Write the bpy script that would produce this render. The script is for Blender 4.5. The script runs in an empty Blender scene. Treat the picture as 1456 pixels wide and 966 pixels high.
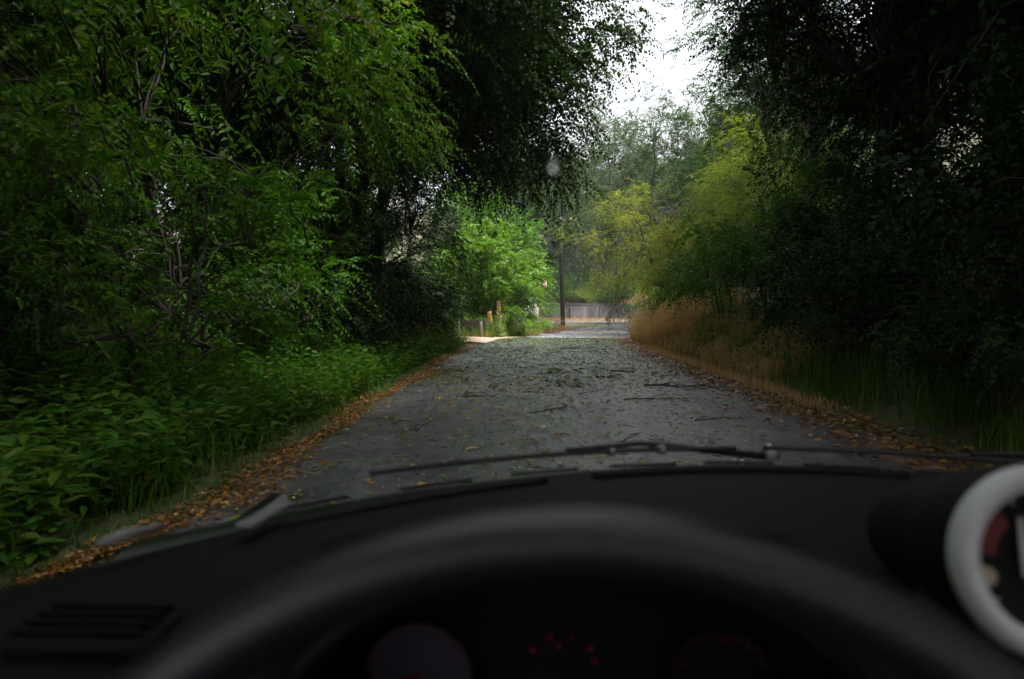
import bpy, math, random
import numpy as np
from mathutils import Vector, Matrix

PI = math.pi
R_ = math.radians
scene = bpy.context.scene
col = scene.collection

# ------------------------------------------------------------------ camera
EYE = Vector((0.0, 0.0, 1.2))
cam_d = bpy.data.cameras.new("camera")
cam = bpy.data.objects.new("camera", cam_d)
col.objects.link(cam)
cam.location = EYE
cam.rotation_euler = (R_(90 - 2.54), 0, R_(1.6))
cam_d.sensor_width = 36
cam_d.lens = 24
cam_d.clip_start = 0.01
cam_d.clip_end = 2000
cam_d.dof.use_dof = True
cam_d.dof.focus_distance = 26
cam_d.dof.aperture_fstop = 4.0
scene.camera = cam

# ------------------------------------------------------------------ sky, sun, exposure
SUN_EL, SUN_AZ = 64.0, 112.0          # azimuth clockwise from +Y
world = bpy.data.worlds.new("World")
scene.world = world
world.use_nodes = True
wn = world.node_tree
for n in list(wn.nodes):
    wn.nodes.remove(n)
wo = wn.nodes.new("ShaderNodeOutputWorld")
bg = wn.nodes.new("ShaderNodeBackground")
sky = wn.nodes.new("ShaderNodeTexSky")
sky.sky_type = 'NISHITA'
sky.sun_disc = False
sky.sun_elevation = R_(SUN_EL)
sky.sun_rotation = R_(SUN_AZ)
sky.air_density = 1.0
sky.dust_density = 6.0
sky.ozone_density = 1.0
hs = wn.nodes.new("ShaderNodeHueSaturation")
hs.inputs["Saturation"].default_value = 0.18
tcw = wn.nodes.new("ShaderNodeTexCoord")
nzw = wn.nodes.new("ShaderNodeTexNoise")
nzw.inputs["Scale"].default_value = 2.2
nzw.inputs["Detail"].default_value = 5
rmw = wn.nodes.new("ShaderNodeMapRange")
rmw.inputs["From Min"].default_value = 0.3
rmw.inputs["From Max"].default_value = 0.7
rmw.inputs["To Min"].default_value = 0.75
rmw.inputs["To Max"].default_value = 1.15
mxw = wn.nodes.new("ShaderNodeMixRGB")
mxw.blend_type = 'MULTIPLY'
mxw.inputs[0].default_value = 1.0
wn.links.new(tcw.outputs["Generated"], nzw.inputs["Vector"])
wn.links.new(nzw.outputs["Fac"], rmw.inputs["Value"])
wn.links.new(sky.outputs[0], hs.inputs["Color"])
wn.links.new(hs.outputs[0], mxw.inputs[1])
wn.links.new(rmw.outputs[0], mxw.inputs[2])
wn.links.new(mxw.outputs[0], bg.inputs["Color"])
bg.inputs["Strength"].default_value = 0.12
wn.links.new(bg.outputs[0], wo.inputs["Surface"])

sd = bpy.data.lights.new("sun", 'SUN')
sd.energy = 1.5
sd.angle = R_(14)
sd.color = (1.0, 0.96, 0.9)
sun = bpy.data.objects.new("sun", sd)
col.objects.link(sun)
az, el = R_(SUN_AZ), R_(SUN_EL)
sdir = Vector((math.sin(az) * math.cos(el), math.cos(az) * math.cos(el), math.sin(el)))
sun.rotation_euler = (-sdir).to_track_quat('-Z', 'Y').to_euler()

scene.view_settings.view_transform = 'Standard'
scene.view_settings.look = 'None'
scene.view_settings.exposure = 2.15
scene.view_settings.gamma = 1.0
scene.render.engine = 'CYCLES'
scene.cycles.use_denoising = True
scene.cycles.max_bounces = 6
scene.cycles.diffuse_bounces = 3
scene.cycles.glossy_bounces = 3
scene.cycles.transmission_bounces = 6
scene.cycles.transparent_max_bounces = 8
scene.cycles.caustics_reflective = False
scene.cycles.caustics_refractive = False

# ------------------------------------------------------------------ helpers: tagging
def tag(o, label=None, cat=None, group=None, kind=None):
    if label: o["label"] = label
    if cat: o["category"] = cat
    if group: o["group"] = group
    if kind: o["kind"] = kind
    return o

def empty(name, loc=(0, 0, 0), rz=0.0):
    o = bpy.data.objects.new(name, None)
    o.empty_display_size = 0.1
    col.objects.link(o)
    o.location = loc
    o.rotation_euler = (0, 0, rz)
    return o

def link_mesh(name, me, parent=None):
    o = bpy.data.objects.new(name, me)
    col.objects.link(o)
    if parent is not None:
        o.parent = parent
    return o

def copy_tree(o, parent=None):
    c = o.copy()
    col.objects.link(c)
    if parent is not None:
        c.parent = parent
    for ch in list(o.children):
        copy_tree(ch, c)
    return c

# ------------------------------------------------------------------ helpers: meshes
class MB:
    """collects vertices and polygons"""
    def __init__(self):
        self.v = []; self.f = []; self.m = []
    def add(self, vs, fs, mi=0):
        b = len(self.v)
        self.v.extend([tuple(p) for p in vs])
        self.f.extend([tuple(i + b for i in q) for q in fs])
        self.m.extend([mi] * len(fs))
    def box(self, c, s, rot=None, bev=0.0, mi=0):
        x, y, z = s[0] / 2, s[1] / 2, s[2] / 2
        if bev > 0:
            b = min(bev, x * .9, y * .9, z * .9)
            pts = []
            for sx in (-1, 1):
                for sy in (-1, 1):
                    for sz in (-1, 1):
                        pts.append((sx * (x - b), sy * (y - b), sz * z))
                        pts.append((sx * (x - b), sy * y, sz * (z - b)))
                        pts.append((sx * x, sy * (y - b), sz * (z - b)))
            # convex hull by bmesh
            import bmesh
            bm = bmesh.new()
            for p in pts: bm.verts.new(p)
            bmesh.ops.convex_hull(bm, input=bm.verts)
            bm.verts.index_update()
            vs = [v.co.copy() for v in bm.verts]
            fs = [[v.index for v in f.verts] for f in bm.faces]
            bm.free()
        else:
            vs = [Vector((sx * x, sy * y, sz * z)) for sx in (-1, 1) for sy in (-1, 1) for sz in (-1, 1)]
            fs = [(0, 1, 3, 2), (4, 6, 7, 5), (0, 4, 5, 1), (2, 3, 7, 6), (0, 2, 6, 4), (1, 5, 7, 3)]
        if rot is not None:
            vs = [rot @ Vector(p) for p in vs]
        c = Vector(c)
        self.add([Vector(p) + c for p in vs], fs, mi)
    def tube(self, pts, rad, n=8, cap=True, mi=0):
        pts = [Vector(p) for p in pts]
        if not hasattr(rad, '__len__'): rad = [rad] * len(pts)
        vs, fs = [], []
        ref = None
        for i, p in enumerate(pts):
            t = (pts[min(i + 1, len(pts) - 1)] - pts[max(i - 1, 0)])
            if t.length < 1e-9: t = Vector((0, 0, 1))
            t.normalize()
            if ref is None:
                ref = Vector((1, 0, 0)) if abs(t.x) < .8 else Vector((0, 1, 0))
            a = t.cross(ref)
            if a.length < 1e-6: a = t.orthogonal()
            a.normalize()
            b = t.cross(a)
            ref = -t.cross(t.cross(ref)) if False else ref
            for k in range(n):
                q = 2 * PI * k / n
                vs.append(p + (a * math.cos(q) + b * math.sin(q)) * rad[i])
        for i in range(len(pts) - 1):
            for k in range(n):
                k2 = (k + 1) % n
                fs.append((i * n + k, i * n + k2, (i + 1) * n + k2, (i + 1) * n + k))
        if cap:
            fs.append(tuple(range(n - 1, -1, -1)))
            fs.append(tuple((len(pts) - 1) * n + k for k in range(n)))
        self.add(vs, fs, mi)
    def grid(self, fn, nu, nv, mi=0, flip=False):
        vs = [fn(i / nu, j / nv) for j in range(nv + 1) for i in range(nu + 1)]
        fs = []
        for j in range(nv):
            for i in range(nu):
                a = j * (nu + 1) + i
                q = (a, a + 1, a + nu + 2, a + nu + 1)
                fs.append(q[::-1] if flip else q)
        self.add(vs, fs, mi)
    def lathe(self, prof, n=32, mat=None, mi=0):
        """prof: list of (r, z) revolved about z; mat: 4x4 matrix"""
        vs, fs = [], []
        for r, z in prof:
            for k in range(n):
                q = 2 * PI * k / n
                p = Vector((r * math.cos(q), r * math.sin(q), z))
                vs.append(mat @ p if mat is not None else p)
        for i in range(len(prof) - 1):
            for k in range(n):
                k2 = (k + 1) % n
                fs.append((i * n + k, i * n + k2, (i + 1) * n + k2, (i + 1) * n + k))
        self.add(vs, fs, mi)
    def mesh(self, name, mats, smooth=False):
        me = bpy.data.meshes.new(name)
        me.from_pydata([tuple(p) for p in self.v], [], self.f)
        if not isinstance(mats, (list, tuple)): mats = [mats]
        for m in mats: me.materials.append(m)
        if len(mats) > 1:
            me.polygons.foreach_set("material_index", self.m)
        if smooth:
            me.polygons.foreach_set("use_smooth", [True] * len(me.polygons))
        me.update()
        return me
    def build(self, name, mats, parent=None, smooth=False):
        return link_mesh(name, self.mesh(name, mats, smooth), parent)

def quad_mesh(name, verts, quads, mat, rnd=None, smooth=False):
    """fast mesh from arrays: verts (N,3), quads (M,4); rnd per-face float attribute"""
    me = bpy.data.meshes.new(name)
    n, m = len(verts), len(quads)
    me.vertices.add(n)
    me.vertices.foreach_set("co", np.ascontiguousarray(verts, np.float32).ravel())
    me.loops.add(m * 4)
    me.loops.foreach_set("vertex_index", np.ascontiguousarray(quads, np.int32).ravel())
    me.polygons.add(m)
    me.polygons.foreach_set("loop_start", np.arange(0, m * 4, 4, dtype=np.int32))
    if smooth:
        me.polygons.foreach_set("use_smooth", np.ones(m, bool))
    me.materials.append(mat)
    if rnd is not None:
        at = me.attributes.new("rnd", 'FLOAT', 'FACE')
        at.data.foreach_set("value", np.ascontiguousarray(rnd, np.float32))
    me.update(calc_edges=True)
    return me

def unit(a):
    return a / np.maximum(np.linalg.norm(a, axis=-1, keepdims=True), 1e-9)

def leaf_arrays(pos, d, nrm, ln, wd, fold=0.25, fine=False, rnd=None, rng=None):
    """leaf blades. pos,d,nrm (N,3); ln,wd (N,). Returns verts, quads, rnd"""
    d = unit(d)
    s = unit(np.cross(d, nrm))
    nn = np.cross(s, d)
    L = ln[:, None]; W = wd[:, None] * .5
    N = len(pos)
    if rnd is None:
        rnd = (rng or np.random.default_rng(1)).random(N)
    base = np.arange(N)[:, None]
    if fine:
        p0 = pos
        l1 = pos + d * L * .3 + s * W * .95 + nn * W * fold
        l2 = pos + d * L * .68 + s * W * .72 + nn * (W * fold * .8 - L * .04)
        tp = pos + d * L - nn * L * .12
        r1 = pos + d * L * .3 - s * W * .95 + nn * W * fold
        r2 = pos + d * L * .68 - s * W * .72 + nn * (W * fold * .8 - L * .04)
        v = np.stack([p0, l1, l2, tp, r1, r2], 1).reshape(-1, 3)
        q = np.concatenate([base * 6 + np.array([0, 3, 2, 1]), base * 6 + np.array([0, 4, 5, 3])], 1).reshape(-1, 4)
        return v, q, np.repeat(rnd, 2)
    l = pos + d * L * .45 + s * W + nn * W * fold
    r = pos + d * L * .45 - s * W + nn * W * fold
    tp = pos + d * L - nn * L * .08
    v = np.stack([pos, r, tp, l], 1).reshape(-1, 3)
    q = base * 4 + np.array([0, 1, 2, 3])
    return v, q, rnd

def tubes_arrays(lines, n=5):
    """lines: list of (pts (k,3) array, radii (k,)). returns verts, quads"""
    V, Q = [], []
    b = 0
    ang = np.arange(n) * 2 * PI / n
    ca, sa = np.cos(ang), np.sin(ang)
    for pts, rad in lines:
        pts = np.asarray(pts, float); k = len(pts)
        t = np.gradient(pts, axis=0); t = unit(t)
        ref = np.array([1., 0, 0]) if abs(t[:, 0]).mean() < .7 else np.array([0, 1., 0])
        a = unit(np.cross(t, ref)); c = np.cross(t, a)
        rad = np.asarray(rad)[:, None, None]
        v = pts[:, None, :] + rad * (a[:, None, :] * ca[None, :, None] + c[:, None, :] * sa[None, :, None])
        V.append(v.reshape(-1, 3))
        i = np.arange(k - 1)[:, None] * n; j = np.arange(n)[None, :]; j2 = (j + 1) % n
        q = np.stack([i + j, i + j2, i + n + j2, i + n + j], -1).reshape(-1, 4) + b
        Q.append(q); b += k * n
    return np.concatenate(V), np.concatenate(Q)

# ------------------------------------------------------------------ helpers: materials
def mat_new(name):
    m = bpy.data.materials.new(name)
    m.use_nodes = True
    nt = m.node_tree
    return m, nt, nt.nodes["Principled BSDF"], nt.nodes["Material Output"]

def ramp(nt, fac, stops):
    r = nt.nodes.new("ShaderNodeValToRGB")
    e = r.color_ramp.elements
    while len(e) < len(stops): e.new(0.5)
    for k, (p, c) in enumerate(stops):
        e[k].position = p
        e[k].color = (c[0], c[1], c[2], 1)
    nt.links.new(fac, r.inputs["Fac"])
    return r.outputs["Color"]

def noise(nt, scale, detail=4, rough=.55, coord="Object", vec=None, dist=0.0):
    n = nt.nodes.new("ShaderNodeTexNoise")
    n.inputs["Scale"].default_value = scale
    n.inputs["Detail"].default_value = detail
    n.inputs["Roughness"].default_value = rough
    n.inputs["Distortion"].default_value = dist
    if vec is None:
        tc = nt.nodes.new("ShaderNodeTexCoord")
        vec = tc.outputs[coord]
    nt.links.new(vec, n.inputs["Vector"])
    return n.outputs["Fac"]

def bump(nt, bsdf, h, strength=.3, dist=.02):
    b = nt.nodes.new("ShaderNodeBump")
    b.inputs["Strength"].default_value = strength
    b.inputs["Distance"].default_value = dist
    nt.links.new(h, b.inputs["Height"])
    nt.links.new(b.outputs[0], bsdf.inputs["Normal"])

def mixc(nt, fac, a, b, blend='MIX'):
    m = nt.nodes.new("ShaderNodeMixRGB")
    m.blend_type = blend
    for k, s in ((0, fac), (1, a), (2, b)):
        if hasattr(s, 'is_linked') or hasattr(s, 'links'):
            nt.links.new(s, m.inputs[k])
        elif isinstance(s, (tuple, list)):
            m.inputs[k].default_value = (*s[:3], 1)
        else:
            m.inputs[k].default_value = s
    return m.outputs[0]

def leaf_mat(name, c1, c2, c3, transl=.35, rough=.42, spec=.4):
    """c1..c3 colours over the per-leaf random value; c3 is the rare odd leaf"""
    m, nt, b, out = mat_new(name)
    at = nt.nodes.new("ShaderNodeAttribute"); at.attribute_name = "rnd"
    oi = nt.nodes.new("ShaderNodeObjectInfo")
    c = ramp(nt, at.outputs["Fac"], [(0.0, c1), (0.55, c2), (0.93, [(a + 2 * bb) / 3 for a, bb in zip(c3, c2)]), (1.0, c3)])
    h = nt.nodes.new("ShaderNodeHueSaturation")
    mr = nt.nodes.new("ShaderNodeMapRange")
    mr.inputs["To Min"].default_value = 0.8; mr.inputs["To Max"].default_value = 1.2
    nt.links.new(oi.outputs["Random"], mr.inputs["Value"])
    nt.links.new(mr.outputs[0], h.inputs["Value"])
    nt.links.new(c, h.inputs["Color"])
    nt.links.new(h.outputs[0], b.inputs["Base Color"])
    b.inputs["Roughness"].default_value = rough
    b.inputs["Specular IOR Level"].default_value = spec
    tr = nt.nodes.new("ShaderNodeBsdfTranslucent")
    tc = mixc(nt, 1.0, h.outputs[0], (1.25, 1.15, .5), 'MULTIPLY')
    nt.links.new(tc, tr.inputs["Color"])
    ms = nt.nodes.new("ShaderNodeMixShader")
    ms.inputs[0].default_value = transl
    nt.links.new(b.outputs[0], ms.inputs[1])
    nt.links.new(tr.outputs[0], ms.inputs[2])
    nt.links.new(ms.outputs[0], out.inputs["Surface"])
    return m

def bark_mat(name, c1, c2, scale=6):
    m, nt, b, out = mat_new(name)
    tc = nt.nodes.new("ShaderNodeTexCoord")
    mp = nt.nodes.new("ShaderNodeMapping")
    mp.inputs["Scale"].default_value = (1, 1, .22)
    nt.links.new(tc.outputs["Object"], mp.inputs["Vector"])
    f = noise(nt, scale, 6, .65, vec=mp.outputs[0])
    nt.links.new(ramp(nt, f, [(.3, c1), (.7, c2)]), b.inputs["Base Color"])
    b.inputs["Roughness"].default_value = .8
    bump(nt, b, f, .7, .03)
    return m

def plain_mat(name, c, rough=.5, metal=0.0, var=.15, scale=30, bmp=0.0, spec=.5):
    m, nt, b, out = mat_new(name)
    f = noise(nt, scale, 4)
    lo = [x * (1 - var) for x in c]; hi = [min(1, x * (1 + var)) for x in c]
    nt.links.new(ramp(nt, f, [(.3, lo), (.7, hi)]), b.inputs["Base Color"])
    b.inputs["Roughness"].default_value = rough
    b.inputs["Metallic"].default_value = metal
    b.inputs["Specular IOR Level"].default_value = spec
    if bmp: bump(nt, b, f, bmp, .002)
    return m

M = {}
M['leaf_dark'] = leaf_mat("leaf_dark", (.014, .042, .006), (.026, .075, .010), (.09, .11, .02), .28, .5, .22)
M['leaf_shade'] = leaf_mat("leaf_shade", (.012, .034, .009), (.02, .048, .012), (.05, .07, .02), .12, .65, .12)  # darker leaf copy with deep shade put into the foliage colour
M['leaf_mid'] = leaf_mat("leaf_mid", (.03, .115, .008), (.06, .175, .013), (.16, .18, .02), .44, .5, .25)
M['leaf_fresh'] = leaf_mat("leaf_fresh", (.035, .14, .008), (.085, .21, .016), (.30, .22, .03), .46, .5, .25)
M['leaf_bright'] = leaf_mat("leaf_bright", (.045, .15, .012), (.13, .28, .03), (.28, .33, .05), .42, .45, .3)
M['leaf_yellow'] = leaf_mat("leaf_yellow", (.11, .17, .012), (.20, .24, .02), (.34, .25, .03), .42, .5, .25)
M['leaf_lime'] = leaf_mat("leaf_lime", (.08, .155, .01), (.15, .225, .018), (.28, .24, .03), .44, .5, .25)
M['leaf_grey'] = leaf_mat("leaf_grey", (.022, .058, .012), (.038, .085, .018), (.09, .12, .025), .3, .55, .2)
M['leaf_pine'] = leaf_mat("leaf_pine", (.014, .038, .012), (.025, .055, .018), (.07, .065, .02), .15, .6, .15)
M['leaf_brown'] = leaf_mat("leaf_brown", (.10, .055, .035), (.16, .085, .055), (.24, .14, .08), .2, .7)
M['grass_dry'] = leaf_mat("grass_dry", (.40, .23, .10), (.54, .36, .18), (.6, .46, .28), .3, .6)
M['grass_green'] = leaf_mat("grass_green", (.035, .11, .006), (.07, .16, .012), (.25, .2, .05), .38, .5, .2)
M['litter'] = leaf_mat("litter", (.09, .035, .012), (.30, .13, .03), (.45, .30, .06), .15, .4)
M['leaf_fall_yellow'] = leaf_mat("leaf_fall_yellow", (.42, .28, .04), (.48, .36, .06), (.5, .4, .1), .1, .3)
M['leaf_fall_green'] = leaf_mat("leaf_fall_green", (.06, .12, .02), (.10, .17, .03), (.2, .22, .04), .1, .3)
M['leaf_fall_brown'] = leaf_mat("leaf_fall_brown", (.22, .09, .02), (.32, .14, .03), (.4, .2, .05), .1, .35)
M['mullein'] = leaf_mat("mullein_leaf", (.12, .2, .10), (.17, .26, .14), (.25, .3, .12), .3)
M['bark'] = bark_mat("bark", (.02, .016, .012), (.06, .05, .04))
M['bark_grey'] = bark_mat("bark_grey", (.05, .045, .04), (.14, .13, .11))
M['twig'] = bark_mat("twig_bark", (.016, .012, .008), (.05, .036, .025), 40)
M['pole'] = bark_mat("pole_wood", (.016, .013, .011), (.035, .03, .026), 8)
M['post'] = bark_mat("post_wood", (.22, .2, .17), (.38, .35, .31), 12)
M['board'] = bark_mat("board_wood", (.03, .025, .025), (.07, .055, .05), 12)

# road: wet worn asphalt with muddy patches
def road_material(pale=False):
    m, nt, b, out = mat_new("skylit_asphalt" if pale else "wet_asphalt")
    g = 4.4 if pale else 2.0  # higher tone puts open-sky brightness into the paler far asphalt
    tc = nt.nodes.new("ShaderNodeTexCoord")
    fine = noise(nt, 90, 3, .7)
    mid = noise(nt, 2.2, 5, .6)
    mp = nt.nodes.new("ShaderNodeMapping"); mp.inputs["Scale"].default_value = (1.4, .22, 1)
    nt.links.new(tc.outputs["Object"], mp.inputs["Vector"])
    streak = noise(nt, 1.3, 5, .6, vec=mp.outputs[0], dist=.4)
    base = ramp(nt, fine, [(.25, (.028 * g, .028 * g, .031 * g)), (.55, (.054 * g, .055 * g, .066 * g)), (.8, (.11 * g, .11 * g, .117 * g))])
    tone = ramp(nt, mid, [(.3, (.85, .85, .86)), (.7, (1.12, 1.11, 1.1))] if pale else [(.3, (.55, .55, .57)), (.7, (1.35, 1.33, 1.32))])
    c = mixc(nt, 1.0, base, tone, 'MULTIPLY')
    # earth washed in from the right-hand verge
    sx = nt.nodes.new("ShaderNodeSeparateXYZ"); nt.links.new(tc.outputs["Object"], sx.inputs[0])
    mr = nt.nodes.new("ShaderNodeMapRange")
    mr.inputs["From Min"].default_value = 1.0; mr.inputs["From Max"].default_value = 3.2
    nt.links.new(sx.outputs["X"], mr.inputs["Value"])
    ad = nt.nodes.new("ShaderNodeMath"); ad.operation = 'MULTIPLY'
    nt.links.new(mr.outputs[0], ad.inputs[0])
    nt.links.new(ramp(nt, streak, [(.38, (0, 0, 0)), (.6, (1, 1, 1))]), ad.inputs[1])
    c = mixc(nt, ad.outputs[0], c, (.115, .085, .066))
    # hairline cracks
    vo = nt.nodes.new("ShaderNodeTexVoronoi"); vo.feature = 'DISTANCE_TO_EDGE'
    vo.inputs["Scale"].default_value = .8
    wp = nt.nodes.new("ShaderNodeVectorMath"); wp.operation = 'ADD'
    ns = nt.nodes.new("ShaderNodeTexNoise"); ns.inputs["Scale"].default_value = 3; nt.links.new(tc.outputs["Object"], ns.inputs["Vector"])
    nt.links.new(tc.outputs["Object"], wp.inputs[0]); nt.links.new(ns.outputs["Color"], wp.inputs[1])
    nt.links.new(wp.outputs[0], vo.inputs["Vector"])
    ck = ramp(nt, vo.outputs["Distance"], [(0, (.25, .25, .25)), (.02, (1, 1, 1))])
    c = mixc(nt, 1.0, c, ck, 'MULTIPLY')
    nt.links.new(c, b.inputs["Base Color"])
    wet = ramp(nt, streak, [(.34, (.19, .19, .19)), (.5, (.36, .36, .36)), (.68, (.6, .6, .6))])
    nt.links.new(wet, b.inputs["Roughness"])
    b.inputs["Specular IOR Level"].default_value = .95
    bump(nt, b, fine, .55, .008)
    return m
M['road'] = road_material()
M['road_skylit'] = road_material(True)

def ground_material():
    m, nt, b, out = mat_new("bank_earth")
    f = noise(nt, 1.2, 8, .65); g = noise(nt, 14, 5, .7)
    c = ramp(nt, f, [(.3, (.035, .045, .015)), (.5, (.06, .075, .022)), (.7, (.12, .085, .045))])
    c = mixc(nt, 1.0, c, ramp(nt, g, [(.3, (.6, .6, .6)), (.7, (1.3, 1.3, 1.3))]), 'MULTIPLY')
    # bare orange earth on the far slope
    tc = nt.nodes.new("ShaderNodeTexCoord")
    h = noise(nt, .09, 3, .5, dist=.6)
    sx = nt.nodes.new("ShaderNodeSeparateXYZ"); nt.links.new(tc.outputs["Object"], sx.inputs[0])
    mr = nt.nodes.new("ShaderNodeMapRange"); mr.inputs["From Min"].default_value = 96; mr.inputs["From Max"].default_value = 84
    nt.links.new(sx.outputs["Y"], mr.inputs["Value"])
    mu = nt.nodes.new("ShaderNodeMath"); mu.operation = 'MULTIPLY'
    m2 = nt.nodes.new("ShaderNodeMapRange"); m2.inputs["From Min"].default_value = 68; m2.inputs["From Max"].default_value = 74
    nt.links.new(sx.outputs["Y"], m2.inputs["Value"])
    m4 = nt.nodes.new("ShaderNodeMapRange"); m4.inputs["From Min"].default_value = -4; m4.inputs["From Max"].default_value = 1
    m5 = nt.nodes.new("ShaderNodeMapRange"); m5.inputs["From Min"].default_value = 20; m5.inputs["From Max"].default_value = 13
    nt.links.new(sx.outputs["X"], m4.inputs["Value"]); nt.links.new(sx.outputs["X"], m5.inputs["Value"])
    m6 = nt.nodes.new("ShaderNodeMath"); m6.operation = 'MULTIPLY'
    nt.links.new(m4.outputs[0], m6.inputs[0]); nt.links.new(m5.outputs[0], m6.inputs[1])
    m3 = nt.nodes.new("ShaderNodeMath"); m3.operation = 'MULTIPLY'
    nt.links.new(mr.outputs[0], m3.inputs[0]); nt.links.new(m2.outputs[0], m3.inputs[1])
    m7 = nt.nodes.new("ShaderNodeMath"); m7.operation = 'MULTIPLY'
    nt.links.new(m3.outputs[0], m7.inputs[0]); nt.links.new(m6.outputs[0], m7.inputs[1])
    nt.links.new(m7.outputs[0], mu.inputs[0])
    nt.links.new(ramp(nt, h, [(.5, (0, 0, 0)), (.56, (1, 1, 1))]), mu.inputs[1])
    c = mixc(nt, mu.outputs[0], c, (.34, .16, .085))
    nt.links.new(c, b.inputs["Base Color"])
    b.inputs["Roughness"].default_value = .85
    bump(nt, b, g, .6, .05)
    return m
M['ground'] = ground_material()
M['sand'] = plain_mat("pinkish_grit", (.42, .31, .24), .85, 0, .3, 9, .5)
def concrete_material():
    m, nt, b, out = mat_new("stained_concrete")
    tc = nt.nodes.new("ShaderNodeTexCoord")
    mp = nt.nodes.new("ShaderNodeMapping"); mp.inputs["Scale"].default_value = (1, 1, .18)
    nt.links.new(tc.outputs["Object"], mp.inputs["Vector"])
    f = noise(nt, 1.3, 6, .6, vec=mp.outputs[0]); g = noise(nt, 20, 4)
    c = ramp(nt, f, [(.3, (.035, .034, .036)), (.5, (.10, .095, .10)), (.72, (.24, .22, .22))])
    c = mixc(nt, 1.0, c, ramp(nt, g, [(.3, (.8, .8, .8)), (.7, (1.15, 1.15, 1.15))]), 'MULTIPLY')
    nt.links.new(c, b.inputs["Base Color"]); b.inputs["Roughness"].default_value = .8
    bump(nt, b, g, .3, .01)
    return m
M['concrete'] = concrete_material()
M['render_wall'] = plain_mat("house_render", (.5, .42, .34), .8, 0, .12, 5, .3)
M['white_paint'] = plain_mat("white_fascia", (.78, .77, .75), .5, 0, .05, 8)
M['roof_tile'] = plain_mat("roof_tile", (.30, .09, .05), .7, 0, .35, 12, .4)
M['dark_felt'] = plain_mat("dark_felt", (.02, .02, .022), .8, 0, .2, 12)
M['pane'] = plain_mat("window_glass", (.03, .04, .045), .08, 0, .1, 2)
M['metal'] = plain_mat("grey_metal", (.35, .35, .36), .4, .9, .1, 20)
M['ceramic'] = plain_mat("insulator", (.6, .58, .55), .25, 0, .05, 20)
# ------------------------------------------------------------------ car materials
M['dash'] = plain_mat("dash_plastic", (.009, .0095, .012), .6, 0, .15, 700, .5, .12)
M['dash_soft'] = plain_mat("dash_grain", (.010, .010, .012), .6, 0, .15, 500, .5, .12)
M['leather'] = plain_mat("wheel_leather", (.036, .031, .046), .3, 0, .15, 600, .3, .75)
M['black'] = plain_mat("black_plastic", (.006, .006, .0065), .6, 0, .15, 200, 0, .2)
M['gloss_black'] = plain_mat("cowl_plastic", (.016, .017, .02), .28, 0, .15, 60, 0, .5)
M['rubber'] = plain_mat("wiper_rubber", (.012, .012, .013), .5, 0, .2, 80)
M['silver'] = plain_mat("satin_silver", (.86, .86, .93), .42, .0, .04, 150)
M['paint'] = plain_mat("car_paint", (.02, .02, .024), .2, .2, .05, 30)
M['headliner'] = plain_mat("headliner", (.10, .10, .10), .9, 0, .1, 300, .3)
M['seat'] = plain_mat("seat_cloth", (.03, .03, .033), .9, 0, .2, 400, .4)
M['label'] = plain_mat("pale_plate_glint", (.26, .265, .265), .35, 0, .1, 60)
M['cream'] = plain_mat("cream_marker", (.62, .55, .36), .4, 0, .05, 60)
M['red_print'] = plain_mat("red_print", (.2, .006, .01), .5, 0, .05, 60)
M['white_print'] = plain_mat("white_needle", (.75, .74, .7), .4, 0, .05, 60)
def lit_mat(name, c, e):
    m, nt, b, out = mat_new(name)
    f = noise(nt, 40, 3)
    cc = ramp(nt, f, [(.3, [x * .8 for x in c]), (.7, c)])
    nt.links.new(cc, b.inputs["Base Color"]); nt.links.new(cc, b.inputs["Emission Color"])
    b.inputs["Emission Strength"].default_value = e
    b.inputs["Roughness"].default_value = .3
    return m
M['dial_face'] = lit_mat("glossed_dial", (.09, .08, .11), .004)  # pale violet tone and glow imitate gloss on the dial glass
M['dial_dark'] = lit_mat("dim_dial", (.012, .012, .014), .004)
M['red_lit'] = lit_mat("red_backlight", (.25, .01, .022), .005)
def clear_mat():
    m = bpy.data.materials.new("clear_glass"); m.use_nodes = True
    nt = m.node_tree
    nt.nodes.remove(nt.nodes["Principled BSDF"])
    t = nt.nodes.new("ShaderNodeBsdfTransparent")
    t.inputs["Color"].default_value = (.97, .97, .97, 1)
    nt.links.new(t.outputs[0], nt.nodes["Material Output"].inputs["Surface"])
    return m
M['clear'] = clear_mat()
def water_mat():
    m, nt, b, out = mat_new("water_drop")
    b.inputs["Base Color"].default_value = (1, 1, 1, 1)
    b.inputs["Roughness"].default_value = .02
    b.inputs["IOR"].default_value = 1.33
    b.inputs["Transmission Weight"].default_value = 1
    return m
M['water'] = water_mat()

# ------------------------------------------------------------------ terrain
def sstep(a, b, x):
    t = np.clip((x - a) / (b - a), 0, 1)
    return t * t * (3 - 2 * t)

def cx(y):
    y = np.asarray(y, float)
    t = np.clip(y - 17, 0, 33)
    return .6 + .0055 * t * t + .363 * np.clip(y - 50, 0, 12)

def base_z(y):
    y = np.asarray(y, float)
    return .03 * sstep(15, 25, y) - .26 * sstep(25.5, 36, y) + .22 * sstep(44, 60, y)

_pr = np.random.default_rng(77)
_ph = _pr.random((8, 2)) * 6.28
_dr = _pr.normal(size=(8, 2))
def rough(x, y, s=.5):
    r = 0
    for k in range(8):
        w = s * (1 + k * .55)
        r = r + np.sin(_dr[k, 0] * w * x + _dr[k, 1] * w * y + _ph[k, 0]) / (1 + k * .5)
    return r / 3

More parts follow.
